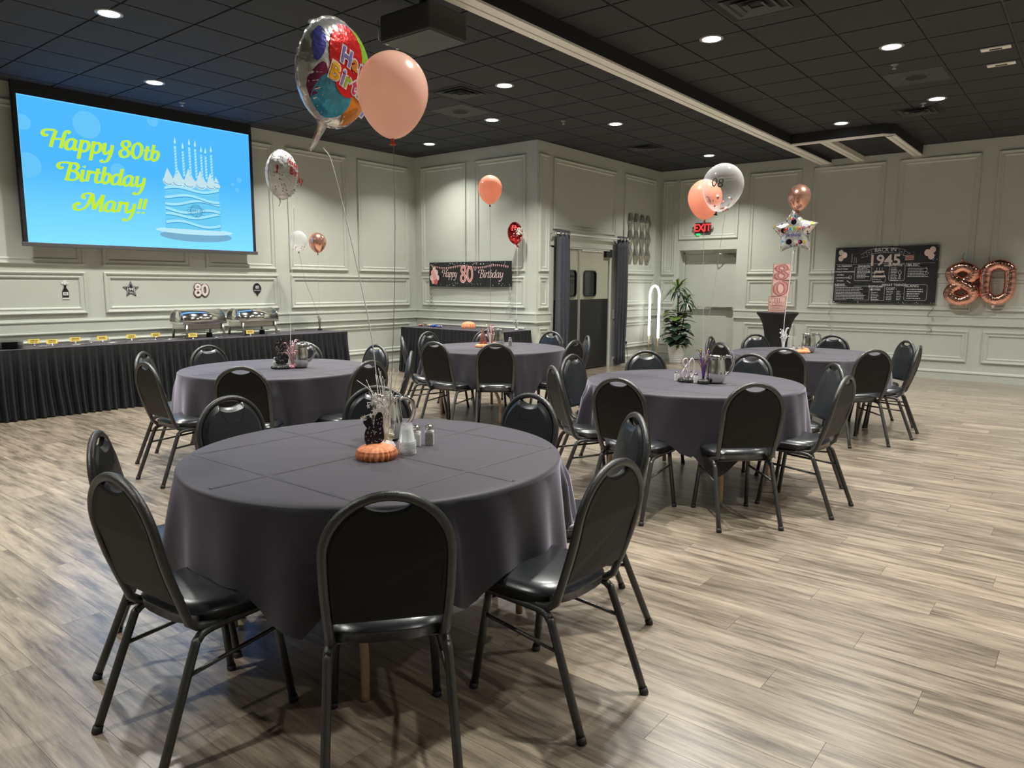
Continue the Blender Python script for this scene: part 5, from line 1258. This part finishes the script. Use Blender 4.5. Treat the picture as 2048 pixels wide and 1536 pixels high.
def card(x, y, z, rz, poly, label, m_, dm, name, h3=.003, dots=34, seed=1):
    t = thing(name, label, 'decoration', (x, y, z)); U_ = Vector((math.cos(rz), math.sin(rz), 0)); N_ = U_.cross(Vector((0, 0, 1))); frame_on(t, (x, y, z), U_, N_)
    MB().prism(poly, -h3/2, h3/2).build('card', m_, t); rnd = random.Random(seed); g = MB(); P = poly
    def inside(a, b):
        r = False
        for i in range(len(P)):
            x1, y1 = P[i]; x2, y2 = P[i-1]
            if (y1 > b) != (y2 > b) and a < (x2-x1)*(b-y1)/(y2-y1)+x1: r = not r
        return r
    xs = [p[0] for p in P]; ys = [p[1] for p in P]; n = 0; q = 0
    while n < dots and q < 900:
        q += 1; a, b = rnd.uniform(min(xs), max(xs)), rnd.uniform(min(ys), max(ys))
        if inside(a, b) and inside(a+.004, b) and inside(a-.004, b): g.prism(circle(a, b, .0022, 8), h3/2, h3/2+.0006); n += 1
    if dots: g.build('dot_print', dm, t)
    return t
sil = [(375, 1250), (335, 1200), (312, 1110), (313, 1020), (330, 965), (350, 935), (325, 900), (300, 860), (297, 822), (325, 822), (370, 785), (405, 770), (425, 800), (438, 870), (450, 910), (463, 860), (468, 790), (490, 735), (525, 690), (570, 695), (590, 740), (592, 830), (585, 900), (600, 1000), (608, 1090), (570, 1150), (500, 1205), (430, 1240)]
k_ = 1/7.68/485
card(1.90, 2.245, TZ+.045, VR+.1, [((x-450)*k_, (1250-y)*k_) for x, y in sil], 'black dotted cut-out standing in the orange tissue base', M_CARD, M_DOT, 'dotted_cutout')
card(3.49, 5.27, TZ+.03, VR+.6, [(0, 0), (.05, .02), (.058, .07), (.035, .11), (.055, .15), (.05, .20), (.02, .225), (-.02, .225), (-.05, .20), (-.055, .15), (-.035, .11), (-.058, .07), (-.05, .02)], 'black glitter 8 cut-out on the left table', M_CARD, M_DOT, 'dotted_cutout', dots=80)
# white/pink 80 on the T4 base, two crossing numerals
t = thing('numeral_topper', 'pale pink 80 topper standing in the black tissue base', 'decoration'); frame_on(t, (4.93, 2.30, TZ+.035), Vector((math.cos(VR+.5), math.sin(VR+.5), 0)), Vector((math.cos(VR+.5), math.sin(VR+.5), 0)).cross(Vector((0, 0, 1))))
M_TOP = mat('pale_pink_glitter', (.75, .62, .66), .35, .2)
for ch, xx in (('8', -.062), ('0', .0)):
    g = MB(); g.tube([(p.x*.062+xx, p.y*.088, .0) for p in crom([(a, b, 0) for a, b in GL[ch][0][0]], 6)], .0075, 6, flat=.4); g.build('numeral', M_TOP, t)
# rose cone on T3
t = thing('party_cone', 'pink dotted party cone on the orange tissue base', 'decoration', (6.17, 5.38, TZ+.035)); MB().lathe([(.052, 0), (.0008, .20)], 24, cap=(True, False)).build('cone', noisy('rose_dotted', (.05, .02, .02), (.75, .35, .28), 90, .5), t); MB().ball((0, 0, .20), .008).build('tip', M_BOXE, t)
# tinsel sprays
def spray(x, y, z, label, cols, n, h, spread, name='tinsel_spray', seed=1, thick=.0012, loops=True, weight=None):
    t = thing(name, label, 'decoration', (x, y, z), 0, 'tinsel table sprays'); rnd = random.Random(seed)
    for ci, m_ in enumerate(cols):
        g = MB()
        for q in range(n):
            a = rnd.uniform(0, 2*PI); hh = h*rnd.uniform(.55, 1.05); s = spread*rnd.uniform(.2, 1.0)
            pts = [(.006*math.cos(a), .006*math.sin(a), 0), (.012*math.cos(a), .012*math.sin(a), hh*.45)]
            for k in range(1, 6):
                f = k/5; pts.append((.014*math.cos(a)+s*f**1.5*math.cos(a+.6*f), .014*math.sin(a)+s*f**1.5*math.sin(a+.6*f), hh*(.45+.55*math.sin(f*PI*.62))))
            g.tube(crom(pts, 3), thick*rnd.uniform(.8, 1.6), 4, flat=.5)
        o = g.build('tinsel', m_, t); o['kind'] = 'stuff'
    if weight: MB().lathe([(.0005, 0), (.032, 0), (.036, .012), (.028, .026), (.010, .034), (.0005, .034)], 14).build('weight', weight, t)
    return t
M_TINP = mat('pink_tinsel', (.75, .42, .45), .25, .6); M_TINB = mat('blue_tinsel', (.08, .10, .55), .25, .6); M_TINV = mat('violet_tinsel', (.30, .08, .42), .25, .6); M_TING = mat('gold_tinsel', (.70, .50, .10), .25, .6); M_TINK = mat('black_tinsel', (.02, .02, .02), .25, .3)
spray(3.54, 5.21, TZ+.008, 'pink tinsel spray on the left table', [M_TINP, M_TINP, M_WHITE], 10, .23, .07, seed=3, weight=M_TINP, thick=.0022)
spray(4.915, 2.175, TZ+.04, 'blue and violet tinsel spray by the pitcher right of centre', [M_TINB, M_TINV, M_TING, M_TINK], 8, .21, .055, seed=4, thick=.0018)
spray(6.28, 5.36, TZ+.008, 'pink tinsel spray on the table before the banner', [M_TINP, M_WHITE, M_BOXE], 9, .25, .05, seed=6, weight=M_TINP, thick=.003)
spray(7.84, 2.58, TZ+.008, 'white tassel weight under the star balloon', [M_WHITE, M_WHITE], 16, .25, .05, seed=7, weight=M_WHITE, thick=.0034, name='tassel_weight')
spray(6.91, 9.38, .760, 'black tassel weight at the right end of the buffet', [M_TINK, M_TINP], 9, .22, .05, seed=8, weight=M_CARD, thick=.0026, name='tassel_weight')
spray(8.88, 7.05, .760, 'silver tassel weight on the right end of the gift table', [M_RIB], 12, .20, .07, seed=9, weight=M_RIB, thick=.0026, name='tassel_weight')
# white branch spray with stars on the nearest table
t = thing('branch_spray', 'spray of white glitter branches and stars on the nearest table', 'decoration', (2.035, 2.33, TZ+.008)); rnd = random.Random(21)
vx, vy = math.cos(VR), math.sin(VR)
g = MB(); gs = MB()
for q in range(30):
    a = rnd.uniform(-.022, .022); b = rnd.uniform(-.02, .02); top = rnd.uniform(.22, .35); sp = rnd.uniform(-.045, .055); sb = rnd.uniform(-.04, .04)
    p = crom([(a*.4*vx, a*.4*vy+b*.3, .03), (a*vx, a*vy+b, .14), ((a+sp*.5)*vx, (a+sp*.5)*vy+sb*.5, .14+(top-.14)*.55), ((a+sp)*vx, (a+sp)*vy+sb, top)], 4)
    g.tube(p, .0011, 4)
for sx_, zz, x1, z1 in ((-.02, .20, -.115, .295), (-.02, .17, -.075, .20), (-.02, .14, -.095, .135), (-.02, .15, -.06, .145), (.0, .16, -.06, .26), (0, .05, .04, .06)):
    g.tube(crom([(sx_*vx, sx_*vy, zz), ((sx_+x1)/2*vx, (sx_+x1)/2*vy, (zz+z1)/2+.012), (x1*vx, x1*vy, z1)], 4), .0014, 4)
g.build('branches', mat('white_glitter', (.97, .95, .88), .4), t)['kind'] = 'stuff'
cd = Vector((-2.03, -2.33, .6)).normalized()
for q in range(34):
    if q < 24: u, zz, d_ = rnd.uniform(-.045, .035), rnd.uniform(.15, .245), rnd.uniform(-.02, .03)
    else: u, zz = ((-.07, .185), (-.055, .195), (-.09, .135), (-.06, .142), (-.045, .165), (-.035, .215), (-.10, .128), (.03, .225), (-.04, .12), (-.05, .205))[q-24]; d_ = 0
    U_ = Vector((vx, vy, 0)); N_ = U_.cross(Vector((0, 0, 1))); c_ = U_*u-N_*d_+Vector((0, 0, zz))
    Ms = Matrix.Translation(c_) @ Matrix(((U_.x, 0, N_.x, 0), (U_.y, 0, N_.y, 0), (0, 1, 0, 0), (0, 0, 0, 1))) @ Matrix.Rotation(rnd.uniform(-.8, .8), 4, 'Y') @ Matrix.Rotation(rnd.uniform(0, 1), 4, 'Z')
    MB().prism(star(0, 0, rnd.uniform(.010, .016), .42), -.0008, .0008, Ms).build('star', mat('bright_white', (.97, .97, .95), .4), t)
MB().lathe([(.0005, 0), (.040, 0), (.045, .012), (.034, .030), (.012, .040), (.0005, .042)], 9, smooth=False).build('weight', foilmat('pearl_foil', (.85, .78, .76), .25, 40, .4, .4), t)
g = MB()
for k in range(5): a = k*1.25+3; g.prism(circle(0, 0, .016, 10, .028), -.0006, .0006, Matrix.Translation((.022*math.cos(a), .022*math.sin(a), .06)) @ Matrix.Rotation(a, 4, 'Z') @ Matrix.Rotation(1.2, 4, 'X'))
g.build('foil_petals', foilmat('iridescent_foil', (.72, .70, .55), .25, 40, .4, .4), t)
# plastic cups and shakers
t0 = None
for k in range(12):
    z = TZ+.0085+k*.0048
    if t0 is None:
        t0 = thing('plastic_cup', 'clear plastic cup, lowest of the upside down stack on the nearest table', 'cup', (2.035, 2.195, z), 0, 'clear plastic cups stacked upside down')
        MB().lathe([(.0365, .0), (.0375, .001), (.0365, .0028), (.034, .003), (.0225, .076), (.0005, .077), ], 28, cap=(False, False)).build('cup_wall', M_PLASTIC, t0)
        MB().tube([(.0370*math.cos(2*PI*i/28), .0370*math.sin(2*PI*i/28), .0015) for i in range(28)], .0012, 5, closed=True).build('cup_rim', mat('cup_rim_grey', (.62, .63, .64), .3), t0)
    else: dup(t0, (2.035, 2.195, z), k*.3, 'clear plastic cup in the middle of the upside down stack' if k < 11 else 'clear plastic cup, topmost of the upside down stack')
def shaker(x, y, fill, label, sc_=1):
    t = thing('shaker', label, 'shaker', (x, y, TZ+.008), VR, 'glass salt and pepper shakers'); t.scale = (sc_,)*3
    MB().prism(rrect(-.0195, .0195, -.0195, .0195, .005, 3), 0, .060).build('glass', M_GLASS, t)
    MB().prism(rrect(-.0170, .0170, -.0170, .0170, .004, 3), .003, .050).build('fill', fill, t)
    MB().lathe([(.016, .060), (.013, .066), (.016, .068), (.018, .070), (.018, .082), (.014, .088), (.0005, .090)], 18).build('cap', M_CHROME, t)
M_SALT = mat('salt', (.80, .80, .76), .8); M_PEP = noisy('pepper', (.03, .02, .015), (.30, .22, .14), 260, .8)
shaker(2.165, 2.275, M_SALT, 'salt shaker behind the plastic cups on the nearest table'); shaker(2.215, 2.245, M_PEP, 'pepper shaker at the right of the nearest table centrepiece')
shaker(3.47, 5.33, M_SALT, 'salt shaker on the left table behind the black base'); shaker(6.50, 5.25, M_PEP, 'pepper shaker right of the middle chair, on the table before the banner', 1.1)
for x, y, l in ((4.93, 2.39, 'salt shaker behind the pink 80, left one'), (5.02, 2.33, 'salt shaker behind the pink 80, right one'), (4.90, 2.225, 'white salt shaker between the two black tissue pieces'), (7.92, 2.50, 'salt shaker left of the furthest right pitcher'), (7.99, 2.45, 'salt shaker nearest the furthest right pitcher')): shaker(x, y, M_SALT, l, .8)
# tumblers on the furthest table
for x, y, l in ((8.03, 2.55, 'clear cup stack behind the furthest right pitcher'),):
    t = thing('cup_stack', l, 'cups', (x, y, TZ+.008)); MB().lathe([(.037, 0), (.030, .05), (.027, .16), (.0005, .162)], 20, cap=(False, False)).build('cup_wall', M_PLASTIC, t)

# ================================================================== BUFFET ITEMS
def chafer(x, y, rz, label):
    t = thing('chafing_dish', label, 'chafing dish', (x, y, .758), rz, 'steel roll top chafing dishes')
    W_, D_ = .30, .19
    MB().box(-W_, W_, -D_, D_, .185, .215).build('frame_rim', M_CHROME, t, bevel=.006); MB().box(-W_+.03, W_-.03, -D_+.03, D_-.03, .115, .19).build('water_pan', M_STEEL, t, bevel=.012)
    for sx_ in (-1, 1):
        for sy_ in (-1, 1): MB().tube([(sx_*(W_-.06), sy_*(D_-.015), .20), (sx_*(W_-.05), sy_*(D_-.01), .10), (sx_*(W_-.045), sy_*(D_+.005), .0)], .011, 8, flat=1.6).build('leg', M_STEEL, t)
    prof = [(D_*math.cos(PI*k/20), .215+.155*math.sin(PI*k/20)) for k in range(21)]
    ld_ = MB().loft([[(x_, y_, z_) for y_, z_ in prof] for x_ in (-W_+.012, W_-.012)], True, (True, True), True).build('roll_lid', M_CHROME, t)
    for x_ in (-W_+.012, W_-.012): MB().tube([(x_, y_*1.01, z_+.002) for y_, z_ in prof], .006, 6).build('lid_edge', M_CHROME, ld_)
    MB().tube(crom([(-.05, -D_*.93, .262), (-.045, -D_-.025, .262), (.045, -D_-.025, .262), (.05, -D_*.93, .262)], 4), .007, 8).build('lid_handle', M_STEEL, ld_)
    MB().tube([(-W_+.05, 0, .06), (W_-.05, 0, .06)], .006).build('burner_shelf', M_STEEL, t)
    for x_ in (-.12, .14): MB().lathe([(.0005, 0), (.038, 0), (.038, .05), (.030, .055), (.0005, .055)], 16, Matrix.Translation((x_, 0, .0))).build('fuel_burner', mat('burner_black', (.03, .03, .03), .4), t)
chafer(4.90, 9.27, -.02, 'left steel chafing dish on the buffet, teal reflection on its lid'); chafer(5.70, 9.28, -.02, 'right steel chafing dish on the buffet')
M_SIGN = mat('yellow_card', (.78, .58, .12), .55)
for i, (x, y, l) in enumerate(((3.00, 9.36, 'furthest left, by the plates'), (3.12, 9.18, 'second from the left'), (3.42, 9.34, 'third from the left'), (3.72, 9.34, 'fourth from the left'), (4.06, 9.34, 'fifth from the left'), (4.40, 9.42, 'sixth from the left, at the left of the dishes'), (4.68, 9.01, 'before the left chafing dish'), (5.52, 9.06, 'before the right chafing dish'))):
    t = thing('food_label', 'yellow food label on a little stand, '+l, 'food label', (x, y, .758), 0, 'yellow food labels on the buffet')
    MB().box(-.058, .058, -.001, .001, .028, .078, Matrix.Rotation(-.15, 4, 'X')).build('card', M_SIGN, t)
    MB().lathe([(.0005, 0), (.018, 0), (.016, .006), (.004, .010), (.004, .035), (.0005, .036)], 12).build('stand', M_CHROME, t)
    g = MB(); wds = ('RED WINE', 'CHICKEN', 'GREEN BEANS', 'PASTA', 'SALAD', 'ROLLS', 'POTATOES', 'BEEF')
    Mt = Matrix.Rotation(-.15, 4, 'X') @ Matrix(((1, 0, 0, 0), (0, 0, -1, -.0015), (0, 1, 0, .053), (0, 0, 0, 1)))
    rnd = random.Random(i)
    for yy in (.008, -.008):
        x_ = -.035
        while x_ < .032: w_ = rnd.uniform(.005, .014); g.add([(x_, yy-.004, 0), (x_+w_, yy-.004, 0), (x_+w_, yy+.004, 0), (x_, yy+.004, 0)], [(0, 1, 2, 3)], False, Mt); x_ += w_+.003
    g.build('print', M_CARD, t)
def utensil(x, y, rz, kind, label):
    t = thing(kind, label, 'utensil', (x, y, .7585), rz, 'serving utensils on the buffet')
    if kind == 'serving_spoon':
        MB().ball((.0, 0, .009), .032, 14, 7, (1.3, 1, .28)).build('bowl', M_CHROME, t); MB().tube([(.035, 0, .010), (.09, 0, .018), (.22, 0, .010)], .0045, 6).build('handle', M_CHROME, t)
    else:
        for s in (-1, 1): MB().tube([(-.12, s*.022, .008), (-.02, s*.018, .010), (.12, s*.003, .012)], .006, 6, flat=.5).build('arm', M_STEEL, t)
        MB().ball((.12, 0, .012), .010).build('pivot', M_STEEL, t)
utensil(3.00, 9.12, .3, 'serving_spoon', 'serving spoon before the second food label'); utensil(3.42, 9.14, .4, 'serving_tongs', 'serving tongs before the third food label'); utensil(3.82, 9.16, .3, 'serving_tongs', 'serving tongs before the fifth food label')
utensil(4.12, 9.18, -.2, 'serving_spoon', 'large serving spoon right of the fifth food label'); utensil(4.50, 9.12, .1, 'serving_tongs', 'serving tongs at the left foot of the left dish'); utensil(4.98, 8.98, -.1, 'serving_spoon', 'serving spoon before the left chafing dish')
utensil(5.72, 9.0, -.1, 'serving_spoon', 'serving spoon before the right chafing dish')
pm = MB().lathe([(.0005, 0), (.07, 0), (.075, .003), (.125, .014), (.128, .017), (.120, .016), (.072, .006), (.0005, .006)], 36).mesh('plate_disc', mat('black_plate', (.012, .012, .014), .15))
for q in range(7):
    t = thing('dinner_plate', 'black plate in the stack at the left end of the buffet, '+('lowest', 'second lowest', 'third lowest', 'middle one', 'third from the top', 'second from the top', 'topmost')[q], 'plate', (2.70, 9.16, .758+q*.0105), 0, 'black plates on the buffet'); link(pm, 'plate_disc', t)
# things on the gift table
def rosette(x, y, m_, label, r=.07, seed=1):
    t = thing('rosette_ribbon', label, 'ribbon', (x, y, .759)); rnd = random.Random(seed)
    for k in range(9):
        a = 2*PI*k/9+rnd.uniform(-.2, .2); rr_ = r*rnd.uniform(.7, 1)
        MB().tube(crom([(0, 0, .01), (rr_*.5*math.cos(a-.2), rr_*.5*math.sin(a-.2), .035), (rr_*math.cos(a), rr_*math.sin(a), .02), (rr_*.5*math.cos(a+.2), rr_*.5*math.sin(a+.2), .008), (0, 0, .008)], 4), .010, 6, flat=.2).build('loop', m_, t)
rosette(8.72, 8.68, mat('royal_blue_ribbon', (.02, .12, .65), .4), 'royal blue ribbon bow on the gift table', .09, 2); rosette(8.66, 8.50, mat('mixed_ribbon', (.35, .30, .50), .4), 'violet ribbon bow right of the blue bow', .07, 3)
rosette(8.80, 8.84, mat('cream_ribbon', (.80, .68, .48), .5), 'cream ribbon bow at the left of the blue bow', .09, 4); rosette(8.74, 9.04, mat('dusty_pink_ribbon', (.55, .28, .28), .5), 'small dusty pink bow at the left end of the gift table', .05, 5)
t = honeycomb(8.84, 8.02, .759, .115, .11, 'orange pumpkin-like tissue decoration on the gift table', noisy('coral_tissue', (.75, .27, .12), (.88, .42, .24), 30, .7), 14, 'tissue_pumpkin')
